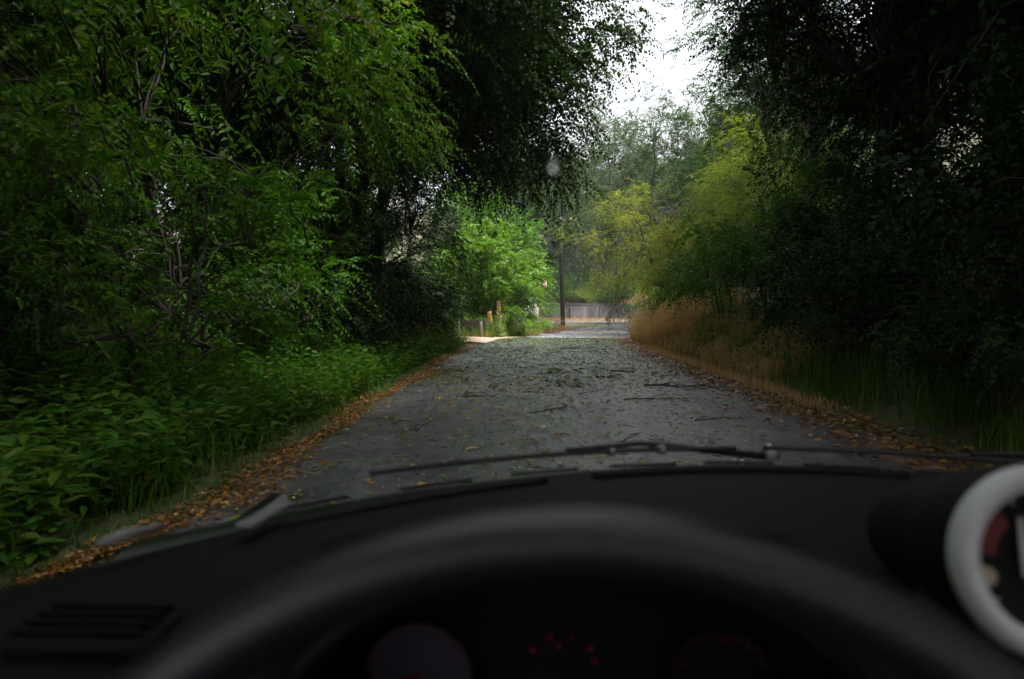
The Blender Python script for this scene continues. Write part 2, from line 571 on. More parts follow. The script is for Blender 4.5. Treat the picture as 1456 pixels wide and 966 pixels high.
def ground_z(x, y):
    x = np.asarray(x, float); y = np.asarray(y, float)
    d = x - cx(y)
    b = base_z(y)
    z = b - .035 + 0 * x
    rg = rough(x, y)
    # verges
    z = z + .055 * sstep(2.5, 2.85, np.abs(d))
    # left bank
    lf = sstep(2.9, 8, -d)
    z = z + lf * (1.1 * (1 - sstep(22, 30, y)) + .12 * rg)
    z = z + sstep(8, 45, -d) * 16 * (1 - sstep(30, 60, y))
    # right bank: a steep cut slope beside the road
    near = 1 - sstep(30, 46, y)
    rd = np.clip(d - 3.3, 0, None)
    z = z + near * (np.minimum(rd, 3.2) * .62 + np.clip(rd - 3.2, 0, 40) * .5 + sstep(.2, 2, rd) * .25 * rg)
    # hill across the end of the valley
    hy = 62 * (1 - np.exp(-np.clip(y - 72.5, 0, None) / 62))
    k = .46 + .05 * rough(x * .1, y * .1 + 5)
    z = z + 1.5 * sstep(72.0, 72.6, y) + hy * k * sstep(0, 10, hy) + .5 * rg * sstep(73, 80, y)
    # hill continues round on the right
    z = z + np.clip(x - 26, 0, 60) * .5 * sstep(20, 60, y)
    return z

def gz(x, y):
    return float(ground_z(np.array([x]), np.array([y]))[0])

dl = np.concatenate([np.arange(-90, -12, 3.0), np.arange(-12, -3.2, .6), np.arange(-3.2, -2.3, .12),
                     np.arange(-2.2, 2.3, .7), np.arange(2.3, 3.3, .12), np.arange(3.3, 12, .5), np.arange(12, 120, 3.0)])
yl = np.concatenate([np.arange(-30, 0, 1.5), np.arange(0, 71.5, .75), np.arange(71.6, 73, .15), np.arange(73, 100, 1.0), np.arange(100, 230, 3.0)])
DD, YY = np.meshgrid(dl, yl)
XX = DD + cx(YY)
ZZ = ground_z(XX, YY)
nx, ny = len(dl), len(yl)
V = np.stack([XX, YY, ZZ], -1).reshape(-1, 3)
ii = (np.arange(ny - 1)[:, None] * nx + np.arange(nx - 1)[None, :])
Q = np.stack([ii, ii + 1, ii + nx + 1, ii + nx], -1).reshape(-1, 4)
gr = link_mesh("ground", quad_mesh("ground", V, Q, M['ground'], smooth=True))
tag(gr, kind="structure")
tag(gr, "earth banks either side of the road rising to a wooded hill")

# lane
rng = np.random.default_rng(3)
def lane(name, ry, mat, label):
  rd_ = np.linspace(-1, 1, 13)
  Vr = []
  for k, y in enumerate(ry):
      wl = 2.62 + .10 * math.sin(y * 1.3) + .07 * math.sin(y * 3.7 + 1)
      wr = 2.62 + .12 * math.sin(y * 1.1 + 2) + .07 * math.sin(y * 4.1)
      for t in rd_:
          d = t * (wl if t < 0 else wr)
          Vr.append((float(cx(y)) + d, y, float(base_z(y)) + .012 * (1 - t * t) + .002))
  nr = len(rd_)
  ii = (np.arange(len(ry) - 1)[:, None] * nr + np.arange(nr - 1)[None, :])
  Q = np.stack([ii, ii + 1, ii + nr + 1, ii + nr], -1).reshape(-1, 4)
  road = link_mesh(name, quad_mesh(name, np.array(Vr), Q, mat, smooth=True))
  tag(road, label, kind="structure")
lane("road", np.arange(-20, 28.1, .5), M['road'], "wet dark asphalt lane running away under the trees")
lane("far_road", np.arange(28, 63.1, .7), M['road_skylit'], "paler open stretch of road bending right beyond the crest")
# crossing road beyond
Vc = []
xs = np.linspace(-16, 60, 60)
for x in xs:
    for t in np.linspace(-1, 1, 7):
        Vc.append((x, 63.2 - .01 * (x - 3) + t * 4.6, float(base_z(62.)) + .075 - .02 * t * t))
ii = (np.arange(59)[:, None] * 7 + np.arange(6)[None, :])
Q = np.stack([ii, ii + 7, ii + 8, ii + 1], -1).reshape(-1, 4)
r2 = link_mesh("crossing_road", quad_mesh("crossing_road", np.array(Vc), Q, M['road_skylit'], smooth=True))
tag(r2, "pale wet road crossing beyond the end of the lane", kind="structure")

# pinkish grit lay-by on the left before the bend
mb = MB()
def lay(u, v):
    y = 23.0 + 11 * v
    w = 2.3 * math.sin(PI * min(1, max(0, v * .9 + .08))) ** .6
    x = float(cx(y)) - 2.3 - u * w
    return (x, y, max(gz(x, y), float(base_z(y)) - .0) + .035 + .03 * math.sin(u * PI) )
mb.grid(lay, 10, 16)
tag(mb.build("lay_by", M['sand'], smooth=True), "strip of pinkish grit on the left verge by the low posts", kind="structure")

# ------------------------------------------------------------------ plants
def lobes(rng, n=7):
    d = unit(rng.normal(size=(n, 3))); a = rng.uniform(.12, .3, n)
    return d, a
def lobe_r(dirs, lb):
    d, a = lb
    c = dirs @ d.T
    return 1 + (np.clip(c, 0, 1) ** 6 * a[None, :]).sum(1) - .16 + .0 * c[:, 0]

def make_plant(seed, H, R, zc, Rz, trunk_r, clumps, sprays, leaves, ll, lw, slen,
               droop=.35, spread=1.0, fine=False, lean=(0, 0), trunks=1, shell=.45, pin=.9, twig=True, low=None, limbs=7, per_bough=7, bough=.13):
    """returns (wood verts, quads), (leaf verts, quads, rnd) for one tree or shrub standing at the origin"""
    rng = np.random.default_rng(seed)
    lines = []
    samples = []
    lean = np.array([lean[0], lean[1], 0.])
    for tk in range(trunks):
        a0 = rng.uniform(0, 6.28)
        off = np.array([math.cos(a0), math.sin(a0), 0]) * (0 if trunks == 1 else R * .12)
        out = np.array([math.cos(a0), math.sin(a0), 0]) * (0 if trunks == 1 else R * .35)
        n = 10
        t = np.linspace(0, 1, n)[:, None]
        top = np.array([0, 0, zc + Rz * .55]) + lean + out
        p = off + (top - off) * t + np.array([0, 0, 0]) + rng.normal(size=(n, 3)) * R * .025 * (t > 0) + lean * 0 * t
        p[:, :2] += (lean[:2] * (t ** 2 - t))
        p[0, 2] = -.15
        r = trunk_r * (1 - .82 * t[:, 0]) / (trunks ** .5)
        r[0] *= 1.35
        lines.append((p, r))
        z0 = low if low is not None else max(zc - Rz * .8, H * .12)
        for k in range(limbs):
            f = rng.uniform(0, 1)
            zz = z0 + (top[2] - z0) * (k + f) / limbs
            i = np.clip((zz / max(top[2], .1)) * (n - 1), 1, n - 2)
            i0 = int(i); s = p[i0] + (p[i0 + 1] - p[i0]) * (i - i0)
            az = k * 2.4 + rng.uniform(-.5, .5) + a0
            rr = R * math.sqrt(max(.1, 1 - ((zz - zc) / Rz * .8) ** 2)) * rng.uniform(.6, .9)
            e = s + np.array([math.cos(az) * rr, math.sin(az) * rr, rr * rng.uniform(.05, .5)])
            m = 7
            tt = np.linspace(0, 1, m)[:, None]
            q = s + (e - s) * tt + rng.normal(size=(m, 3)) * rr * .04 * (tt > 0)
            q[:, 2] += (np.sin(tt[:, 0] * PI) * rr * .12)
            rad = trunk_r * .36 * (1 - .85 * tt[:, 0]) * (1 - .5 * k / limbs) / (trunks ** .5)
            lines.append((q, rad))
            samples.append(q[2:])
        samples.append(p[4:])
    S = np.concatenate(samples)
    lb = lobes(rng, 9)
    # clump centres
    nb = max(8, int(clumps / per_bough))
    d = unit(rng.normal(size=(nb, 3)))
    rad = (shell + (1 - shell) * rng.random(nb)) ** .6
    B = d * (rad * lobe_r(d, lb))[:, None] * np.array([R, R, Rz])
    C = B[np.arange(clumps) % nb] + rng.normal(size=(clumps, 3)) * np.array([R, R, Rz * .55]) * bough
    C += np.array([0, 0, zc]) + lean
    C[:, 2] = np.maximum(C[:, 2], ll * 1.5 + .05)
    axis = np.array([0, 0, zc - Rz * .3]) + lean
    for c in (C if twig else []):
        j = np.argmin(((S - c) ** 2).sum(1) + np.where(S[:, 2] > c[2], 1.5, 0) * R)
        s = S[j]
        tt = np.linspace(0, 1, 4)[:, None]
        q = s + (c - s) * tt
        L = np.linalg.norm(c - s)
        q[1:3] += rng.normal(size=(2, 3)) * L * .06
        q[:, 2] += np.sin(tt[:, 0] * PI) * L * .08
        lines.append((q, np.linspace(max(.012, trunk_r * .09), .004, 4)))
    # sprays
    K = clumps * sprays
    c = np.repeat(C, sprays, 0)
    out = unit(c - axis)
    sd = unit(out * .9 + rng.normal(size=(K, 3)) * .75 * spread + np.array([0, 0, -.1]))
    sd[:, 2] -= droop * .3
    sd = unit(sd)
    start = c + rng.normal(size=(K, 3)) * slen * .35
    # leaves along each spray
    N = K * leaves
    tt = np.tile((np.arange(leaves) + .5) / leaves, K)
    sdr = np.repeat(sd, leaves, 0)
    sl = np.repeat(rng.uniform(.65, 1.25, K) * slen, leaves)
    pos = np.repeat(start, leaves, 0) + sdr * (tt * sl)[:, None]
    pos[:, 2] -= droop * sl * tt ** 2
    up = unit(np.array([0, 0, 1.]) + rng.normal(size=(K, 3)) * .35)
    upr = np.repeat(up, leaves, 0)
    side = unit(np.cross(sdr, upr))
    sg = np.where(np.tile(np.arange(leaves) % 2, K) == 0, 1., -1.)[:, None]
    ld = sdr * (1 - pin * .6) + side * sg * pin + rng.normal(size=(N, 3)) * .22
    ld[:, 2] -= droop * (.5 + tt)
    nr_ = upr + rng.normal(size=(N, 3)) * .35
    size = rng.uniform(.7, 1.2, N) * (1 - .35 * tt)
    pos[:, 2] = np.maximum(pos[:, 2], .03)
    tone = np.repeat(rng.random(K), leaves) * .45 + rng.random(N) * .55
    lv = leaf_arrays(pos, ld, nr_, ll * size, lw * size, fine=fine, rnd=tone)
    return tubes_arrays(lines, 6), lv

def plant_thing(name, kind_parts, wood, leaf, wmat, lmat):
    r = empty(name)
    t = link_mesh(kind_parts[0], quad_mesh(kind_parts[0], wood[0], wood[1], wmat, smooth=True), r)
    c = link_mesh(kind_parts[1], quad_mesh(kind_parts[1], leaf[0], leaf[1], lmat, rnd=leaf[2]), r)
    return r

PROTO = {}
USED = set()
def proto(key, name, parts, wmat, lmat, **kw):
    w, l = make_plant(**kw)
    PROTO[key] = (name, parts, quad_mesh(key + "_wood", w[0], w[1], wmat, smooth=True),
                  quad_mesh(key + "_leaves", l[0], l[1], lmat, rnd=l[2]), lmat)

_mesh_variants = {}
def put(key, x, y, label, cat, s=1.0, rz=0.0, sz=None, group=None, z=None, lmat=None, tilt=(0, 0), name=None):
    nm, parts, wm, lm, mat0 = PROTO[key]
    r = empty(name or nm, (x, y, (gz(x, y) if z is None else z)), rz)
    r.rotation_euler = (tilt[0], tilt[1], rz)
    r.scale = (s, s, s if sz is None else sz)
    if lmat is not None and lmat is not mat0:
        kk = (key, lmat.name)
        if kk not in _mesh_variants:
            l2 = lm.copy(); l2.materials.clear(); l2.materials.append(lmat)
            _mesh_variants[kk] = l2
        lm = _mesh_variants[kk]
    link_mesh(parts[0], wm, r)
    link_mesh(parts[1], lm, r)
    tag(r, label, cat, group)
    return r

TC = ("trunk", "crown")
SF = ("stem", "foliage")
proto('maple', "broadleaf_tree", TC, M['bark'], M['leaf_dark'], seed=11, H=13, R=4.6, zc=8.2, Rz=5.0, trunk_r=.26,
      clumps=330, sprays=9, leaves=16, ll=.13, lw=.085, slen=.75, droop=.35, shell=.3)
proto('ash', "ash_tree", TC, M['bark'], M['leaf_mid'], seed=12, H=11, R=3.6, zc=5.4, Rz=4.8, trunk_r=.2,
      clumps=330, sprays=9, leaves=20, ll=.13, lw=.05, slen=.8, droop=.55, shell=.35, fine=True, pin=1.0)
proto('dense', "dense_tree", TC, M['bark'], M['leaf_shade'], seed=13, H=13, R=4.0, zc=6.6, Rz=6.2, trunk_r=.24,
      clumps=380, sprays=9, leaves=15, ll=.12, lw=.075, slen=.7, droop=.3, shell=.3)
proto('shrub', "shrub", SF, M['bark'], M['leaf_mid'], seed=14, H=2.4, R=1.35, zc=1.15, Rz=1.25, trunk_r=.06,
      clumps=110, sprays=7, leaves=14, ll=.075, lw=.038, slen=.34, droop=.35, trunks=4, shell=.35, limbs=4, low=.2, fine=True)
proto('bramble', "shrub", SF, M['bark'], M['leaf_dark'], seed=15, H=2.0, R=1.5, zc=.95, Rz=1.1, trunk_r=.05,
      clumps=110, sprays=7, leaves=13, ll=.08, lw=.05, slen=.4, droop=.6, trunks=4, shell=.3, limbs=4, low=.15, spread=1.3)
proto('bright', "bright_tree", TC, M['bark'], M['leaf_bright'], seed=16, H=5.6, R=2.2, zc=2.6, Rz=2.7, trunk_r=.12,
      clumps=270, sprays=8, leaves=16, ll=.15, lw=.08, slen=.55, droop=.3, trunks=2, shell=.35, limbs=6, low=.5)
proto('round', "round_tree", TC, M['bark'], M['leaf_mid'], seed=17, H=10, R=2.9, zc=6.9, Rz=3.5, trunk_r=.18,
      clumps=210, sprays=8, leaves=12, ll=.17, lw=.11, slen=.55, droop=.35, shell=.4)
proto('acacia', "acacia_tree", TC, M['bark'], M['leaf_yellow'], seed=18, H=8, R=3.2, zc=4.7, Rz=2.9, trunk_r=.13,
      clumps=170, sprays=8, leaves=16, ll=.12, lw=.05, slen=.85, droop=.5, shell=.25, lean=(-1.4, 0), limbs=8, low=2.0)
proto('pine', "pine_tree", TC, M['bark'], M['leaf_pine'], seed=19, H=13, R=3.0, zc=6.6, Rz=6.0, trunk_r=.2,
      clumps=240, sprays=7, leaves=10, ll=.32, lw=.06, slen=.6, droop=.2, shell=.2, limbs=10)
proto('far', "hillside_tree", TC, M['bark'], M['leaf_grey'], seed=20, H=9, R=3.2, zc=4.8, Rz=4.2, trunk_r=.17,
      clumps=170, sprays=7, leaves=9, ll=.26, lw=.17, slen=.6, droop=.3, shell=.4)

proto('overhang', "spreading_tree", TC, M['bark'], M['leaf_dark'], seed=23, H=13, R=4.2, zc=8.1, Rz=4.7, trunk_r=.26,
      clumps=470, sprays=9, leaves=16, ll=.14, lw=.095, slen=.75, droop=.5, shell=.2, lean=(2.9, 0), limbs=9, low=3.2)
# left-hand trees, near to far: crowns arch over the lane
LT = [
 ('ash', -6.0, -1.5, 1.0, .3, "arching ash beside the car with fronds at the upper corner", M['leaf_fresh']),
 ('ash', -5.4, 3.6, .95, 1.9, "drooping ash tree over the near left grass verge", M['leaf_fresh']),
 ('ash', -5.6, 7.0, 1.0, 4.9, "second drooping ash just beyond the near one on the left", M['leaf_fresh']),
 ('maple', -7.8, 9.6, 1.0, .5, "tall broad tree behind the drooping ashes on the left", M['leaf_mid']),
 ('ash', -4.9, 11.0, .85, 3.6, "low fronded ash tree leaning toward the lane on the left", M['leaf_fresh']),
 ('overhang', -4.4, 18.5, 1.0, -.1, "dark spreading tree whose crown hangs over the middle of the lane", None),
 ('dense', -6.4, 14.0, .95, 4.0, "dense shadowy tree between the ash and the spreading tree", M['leaf_shade']),
 ('ash', -4.5, 15.0, .72, 5.2, "slim ash with bright frond tips before the dark spreading tree", M['leaf_dark']),
 ('dense', -6.0, 23.5, .9, 1.0, "dark tree standing behind the old fence posts", M['leaf_shade']),
 ('maple', -8.6, 29.0, 1.0, 3.0, "tall dark tree farthest back behind the left verge", None),
 ('overhang', -6.2, 23.0, 1.1, .1, "second spreading tree adding depth behind the dark overhanging crown", M['leaf_shade']),
 ('overhang', -4.6, -4.0, 1.05, .2, "added unseen tree whose broad canopy darkens the car roof", None),  # out-of-view tree added to cut the light from above
 ('overhang', -6.4, 13.5, 1.15, .15, "high crown spreading over the lane before the darkest tree", None),
 ('dense', -10.5, 1.5, 1.0, 1.0, "back row tree filling the gap behind the near ash", M['leaf_dark']),
 ('dense', -10.0, 5.8, 1.0, 2.2, "back row tree behind the second drooping ash", M['leaf_dark']),
 ('dense', -10.8, 12.0, 1.1, 3.5, "back row tree behind the shadowy tree on the left", M['leaf_dark']),
 ('dense', -10.4, 18.5, 1.1, 5.5, "back row tree behind the dark spreading tree", M['leaf_dark']),
 ('dense', -11.0, 25.0, 1.1, .4, "back row tree beyond the old posts", M['leaf_dark']),
 ('dense', -15.0, 4.0, 1.25, 1.4, "uphill tree seen through gaps in the near ashes", M['leaf_dark']),
 ('dense', -15.5, 9.0, 1.25, 2.4, "uphill tree seen through the gap beside the second ash", M['leaf_dark']),
 ('dense', -15.0, 16.0, 1.2, .4, "uphill tree closing the gap behind the shadowy tree", M['leaf_dark']),
 ('dense', -16.0, 23.0, 1.2, 3.4, "uphill tree closing the gap left of the dark spreading tree", M['leaf_dark']),
]
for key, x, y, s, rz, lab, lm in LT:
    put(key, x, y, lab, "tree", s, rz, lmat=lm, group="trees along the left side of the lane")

# right-hand trees on the cut bank
RT = [
 ('dense', 6.4, 1.0, 1.0, .2, "black green tree nearest on the right bank beside the car", None),
 ('dense', 6.1, 5.2, 1.0, 2.0, "shadowed dense tree on the right bank above the dash pod", None),
 ('dense', 6.9, 9.4, 1.05, 3.1, "deep shaded tree halfway along the right bank", None),
 ('dense', 7.6, 13.6, 1.0, 4.4, "dark tree on the right bank behind the far dry grass", None),
 ('dense', 8.8, 17.6, 1.0, .9, "leafy tree edging the right side of the sky gap", None),
 ('maple', 9.4, 23.5, .9, 5.2, "tall green tree above the yellowish acacia on the right", M['leaf_dark']),
 ('dense', 9.8, 3.0, 1.25, 1.2, "tall dark tree high on the bank behind the nearest right tree", None),
 ('dense', 10.2, 8.0, 1.3, 2.7, "tall dark tree high on the bank above the shaded tree", None),
 ('maple', 11.6, 13.0, 1.25, 3.3, "big dark crown at the top of the right bank", M['leaf_shade']),
 ('maple', 13.0, 19.5, 1.1, 3.9, "high crown rising behind the sky gap tree on the right", M['leaf_dark']),
 ('dense', 5.8, -4.5, 1.0, 5.0, "dark tree on the right bank behind the car", None),
 ('dense', 14.6, 22.0, 1.1, 1.1, "dark tree filling the gap beyond the leafy sky gap tree", None),
 ('dense', 19.0, 28.5, 1.2, 2.1, "dark tree high on the slope above the acacias", None),
 ('dense', 11.0, 16.2, .9, 3.7, "low branched dark tree between the shaded trees on the right bank", None),
 ('dense', 14.5, 4.5, 1.3, .6, "uppermost dark tree above the nearest right bank", None),
 ('dense', 15.0, 9.5, 1.3, 1.6, "uppermost dark tree above the middle of the right bank", None),
 ('dense', 16.5, 15.0, 1.3, 2.9, "uppermost dark tree above the far end of the right bank", None),
 ('overhang', 6.6, -1.5, 1.1, 3.2, "added unseen tree shading the lane from the right beside the car", M['leaf_shade']),  # out-of-view crown added to close the canopy and darken the car
 ('overhang', 7.6, 4.0, 1.1, 3.0, "added unseen tree shading the lane from the right bank ahead", M['leaf_shade']),  # unseen overhead crown added to darken the right side
 ('overhang', 8.9, 11.0, 1.05, 2.9, "spreading tree reaching out from the right bank before the sky gap", M['leaf_shade']),
 ('dense', 12.2, 36.5, 1.05, 2.6, "dark green tree behind the olive acacia", M['leaf_dark']),
 ('dense', 7.0, 77.0, 1.8, 3.3, "very tall green tree filling the foot of the sky gap", M['leaf_grey']),
 ('dense', 14.0, 54.5, 1.5, 4.3, "tallest green tree on the slope right of the sky gap", M['leaf_dark']),
 ('dense', 8.3, 47.0, 1.25, 1.3, "tall green tree standing behind the leaning acacia", M['leaf_grey']),
 ('maple', 13.5, 34.0, 1.0, 2.3, "tall green tree uphill of the acacias", M['leaf_dark']),
 ('maple', 14.5, 48.0, 1.15, 4.3, "big rounded tree on the slope beyond the acacias", M['leaf_grey']),
]
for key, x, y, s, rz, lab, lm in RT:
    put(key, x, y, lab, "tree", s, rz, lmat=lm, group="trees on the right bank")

# middle distance
put('bright', -1.95, 33.0, "bright green bushy tree at the end of the left verge", "tree", 1.08, .4, z=-.25)
put('bright', -2.3, 38.5, "second fresh green tree rising behind the bright bushy one", "tree", 1.15, 2.0, z=-.2, sz=1.5, lmat=M['leaf_mid'])
put('dense', -6.5, 36.0, "dark tree closing the view left of the bright bushy tree", "tree", .85, 1.4, lmat=M['leaf_shade'])
put('round', -.55, 43.0, "round crowned green tree overhanging the utility pole", "tree", 1.0, 1.0, z=-.2, lmat=M['leaf_dark'])
put('round', -3.6, 47.0, "taller round tree behind the bright bush", "tree", 1.1, 3.0, z=-.2)
put('acacia', 7.1, 38.0, "yellowish acacia leaning left with a bare dark trunk", "tree", 1.0, .1)
put('acacia', 8.8, 33.0, "olive acacia growing behind the tall dry grass", "tree", .9, 2.4, lmat=M['leaf_lime'])
put('acacia', 11.0, 40.0, "lime green acacia uphill of the leaning yellowish one", "tree", 1.15, 3.5, lmat=M['leaf_lime'])
put('acacia', 9.4, 28.5, "green acacia shading the right bank near the dry grass", "tree", .85, 4.4, lmat=M['leaf_lime'])

# shrubs: left bank
rs = random.Random(5)
LS = ["leafy shrub by the left dash corner", "green shrub below the drooping ash", "low fresh shrub along the orange leaf strip",
      "shrub with thin leaves at the left picture edge", "arching shrub under the low fronds", "broad shrub beneath the dark canopy on the left",
      "shaded shrub next to the slim ash trunk", "small shrub where the grit verge begins", "dark shrub behind the old fence posts",
      "dim shrub filling the gap behind the posts"]
LSP = [(-3.9, 2.4), (-4.3, 4.6), (-3.6, 6.4), (-5.4, 3.2), (-4.2, 8.4), (-3.9, 11.0), (-3.7, 13.8), (-3.5, 17.0), (-4.6, 20.5), (-4.9, 26.0)]
for (x, y), lab in zip(LSP, LS):
    put('shrub' if y < 12 else 'bramble', x, y, lab, "shrub", rs.uniform(.85, 1.2), rs.uniform(0, 6), group="shrubs on the left bank", lmat=(M['leaf_shade'] if y > 12 else (M['leaf_fresh'] if y < 5 else None)))
RS = ["nearest dark shrub on the right bank", "black bramble mound beside the car", "shaded bramble above the right dash edge", "dim bramble at the foot of the bank",
      "dark bramble behind the dry grass fringe", "bramble on the bank above the orange grass", "green bramble spilling over the tall dry grass",
      "olive bramble below the acacias", "fresh green bramble beside the acacia trunk", "bramble high on the bank under the trees", "upper bank bramble near the leafy tree",
      "upper bank bramble behind the dry grass"]
RSP = [(5.4, 1.6), (5.2, 4.2), (5.3, 6.6), (4.9, 9.2), (5.2, 12.0), (5.4, 15.0), (5.3, 18.6), (5.6, 23.0), (6.3, 30.5), (7.4, 7.6), (7.6, 17.0), (7.2, 12.6)]
for (x, y), lab in zip(RSP, RS):
    lm = M['leaf_shade'] if y < 14 else (M['leaf_mid'] if y < 20 else M['leaf_lime'])
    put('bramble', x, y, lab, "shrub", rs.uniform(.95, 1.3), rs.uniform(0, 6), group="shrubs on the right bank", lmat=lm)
for (x, y), lab in zip([(4.3, 2.6), (4.25, 4.4), (4.3, 6.2), (4.35, 8.1), (4.5, 10.2)],  # brambles added so their dark leaves stand for shade on the verge
    ["added shade dark bramble hugging the right verge beside the car", "second added shade dark bramble along the right verge past the car", "added shade dark bramble above the right wiper tip",
     "added shade dark bramble where the rusty grass thins out", "added shade dark bramble at the near end of the rusty grass"]):
    put('bramble', x, y, lab, "shrub", rs.uniform(.62, .8), rs.uniform(0, 6), group="shrubs on the right bank", lmat=M['leaf_shade'])
# shrubs by the pole, wall and crossing
MS = [('bramble', -8.2, 30.5, 2.3, "largest dark shrub under the trees left of the posts", M['leaf_shade']),
      ('bramble', -5.0, 29.5, 1.3, "big dark shrub behind the board screen", M['leaf_shade']),
      ('bramble', -6.4, 33.0, 1.7, "broad dark shrub left of the bright bushy tree", M['leaf_shade']),
      ('bramble', 3.0, 73.6, 1.0, "leafy shrub drooping over the wall behind the pole", M['leaf_mid']),
      ('bramble', 5.3, 73.7, 1.1, "lime shrub drooping over the middle panels of the wall", M['leaf_lime']),
      ('bramble', 7.4, 73.6, .9, "green shrub drooping over the right panels of the wall", M['leaf_bright']),
      ('bramble', 9.4, 72.6, 1.2, "dark green shrub against the right end of the wall", M['leaf_dark']),
('bramble', -1.0, 31.2, .75, "fresh green shrub skirting the bright bushy tree", M['leaf_bright']),
      ('bramble', -2.6, 31.0, .7, "green shrub between the pale post and the bright tree", M['leaf_bright']),
      ('bramble', -.2, 33.6, .6, "small green shrub right of the mulleins", M['leaf_lime']),
      ('bramble', 3.6, 77.0, 1.7, "round shrub above the middle of the wall", M['leaf_mid']),
      ('bramble', 8.6, 78.5, 1.9, "bushy shrub above the pale one on the wall", M['leaf_mid']),
      ('bramble', 12.0, 79.5, 2.0, "tall shrub on the slope above the dark one", M['leaf_lime']),
      ('bramble', 4.2, 80.0, 1.8, "shrub on the slope under the orange earth", M['leaf_grey']),
('bramble', .25, 37.0, .55, "low green shrub at the foot of the bright tree", M['leaf_bright']),
      ('bramble', 2.2, 70.6, .9, "shrub hiding the left end of the concrete wall", M['leaf_mid']),
      ('bramble', 4.6, 75.5, 1.5, "mound of green shrub on top of the wall behind the pole", M['leaf_bright']),
      ('bramble', 7.6, 75.2, 1.3, "pale green shrub spilling over the top of the wall", M['leaf_lime']),
      ('bramble', 10.5, 75.5, 1.6, "dark green shrub above the right end of the wall", M['leaf_mid']),
      ('bramble', 1.6, 76.0, 1.6, "bushy shrub on the slope behind the pole", M['leaf_mid']),
      ('bramble', 14.5, 74.5, 1.8, "big shrub on the slope right of the wall", M['leaf_mid']),
      ('bramble', 6.2, 82.0, 2.0, "shrub on the bare orange slope above the wall", M['leaf_bright']),
      ('bramble', 10.0, 84.0, 2.2, "lime shrub high on the orange slope", M['leaf_lime'])]
for key, x, y, s, lab, lm in MS:
    put(key, x, y, lab, "shrub", s, rs.uniform(0, 6), lmat=lm, z=(-.25 if y < 40 else None))
# dead brown bush beside the pole
proto('dead', "dead_bush", SF, M['bark_grey'], M['leaf_brown'], seed=31, H=1.2, R=.95, zc=.5, Rz=.55, trunk_r=.04,
      clumps=120, sprays=6, leaves=10, ll=.09, lw=.02, slen=.35, droop=.1, trunks=4, shell=.2, limbs=4, low=.1)
put('dead', 1.15, 40.5, "dry brown dead bush at the foot of the utility pole", "bush", 1.0, .5, z=-.28)

# hill trees
hr = random.Random(21)
hill = []
for r_i, (y0, n) in enumerate(((80, 8), (87, 10), (95, 12), (104, 13), (114, 13), (125, 14), (138, 14))):
    for k in range(n):
        x = -12 + (k + hr.uniform(.15, .85)) * (46 + r_i * 6) / n
        y = y0 + hr.uniform(-3, 3)
        if r_i == 0 and 3.0 < x < 14: continue
        if r_i == 1 and 5.0 < x < 9: continue
        hill.append((x, y, hr.random() < .4))
hill += [(-16, 74, False), (-22, 66, False), (-27, 56, True), (-20, 50, False), (-14, 44, False), (-24, 42, True)]
for x, y, pine in hill:
    big = 1.0 if y > 84 else .75
    if pine:
        put('pine', x, y, "grey green pine rising among the trees on the misty hill", "tree", big * hr.uniform(.85, 1.15), hr.uniform(0, 6), group="pines on the far hill")
    else:
        put('far', x, y, "rounded leafy tree on the misty hill beyond the wall", "tree", big * hr.uniform(1.05, 1.5), hr.uniform(0, 6), group="leafy trees on the far hill",
            lmat=hr.choice([M['leaf_grey'], M['leaf_grey'], M['leaf_mid']]))

# ------------------------------------------------------------------ grass, weeds
def blades(name, xs, ys, h, w, mat, rng, bend=.5, z0=0.0, seedhead=False):
    n = len(xs)
    z = ground_z(xs, ys) + z0 - .03
    p = np.stack([xs, ys, z], 1)
    a = rng.uniform(0, 6.28, n)
    lean = rng.uniform(.1, 1, n) * bend
    hd = np.stack([np.cos(a), np.sin(a), 0 * a], 1)
    sd = np.stack([-np.sin(a), np.cos(a), 0 * a], 1)
    up = np.array([0, 0, 1.])
    H = h[:, None]; W = (w * rng.uniform(.7, 1.3, n))[:, None]
    m1 = p + up * H * .5 + hd * (lean[:, None] * H * .18)
    t1 = p + up * H * (1 - .25 * lean[:, None] ** 2) + hd * (lean[:, None] * H * .62)
    v = [p - sd * W * .5, p + sd * W * .5, m1 + sd * W * .42, m1 - sd * W * .42, t1 + sd * W * .1, t1 - sd * W * .1]
    q = [(0, 1, 2, 3), (3, 2, 4, 5)]
    V = np.stack(v, 1).reshape(-1, 3)
    b = np.arange(n)[:, None] * 6
    Q = np.concatenate([b + np.array(q[0]), b + np.array(q[1])], 1).reshape(-1, 4)
    rn = np.repeat(rng.random(n), 2)
    if seedhead:
        # feathery head: a few short awns at the tip
        k = 5
        pos = np.repeat(m1 * .25 + t1 * .75, k, 0) + rng.normal(size=(n * k, 3)) * .012
        dd = np.repeat(t1 - m1, k, 0); dd = unit(dd) + rng.normal(size=(n * k, 3)) * .35
        lv = leaf_arrays(pos, dd, rng.normal(size=(n * k, 3)), rng.uniform(.05, .11, n * k), np.full(n * k, .012), rnd=rng.random(n * k) * .4 + .6)
        Q = np.concatenate([Q, lv[1] + len(V)]); V = np.concatenate([V, lv[0]]); rn = np.concatenate([rn, lv[2]])
    return link_mesh(name, quad_mesh(name, V, Q, mat, rnd=rn))

rng = np.random.default_rng(40)
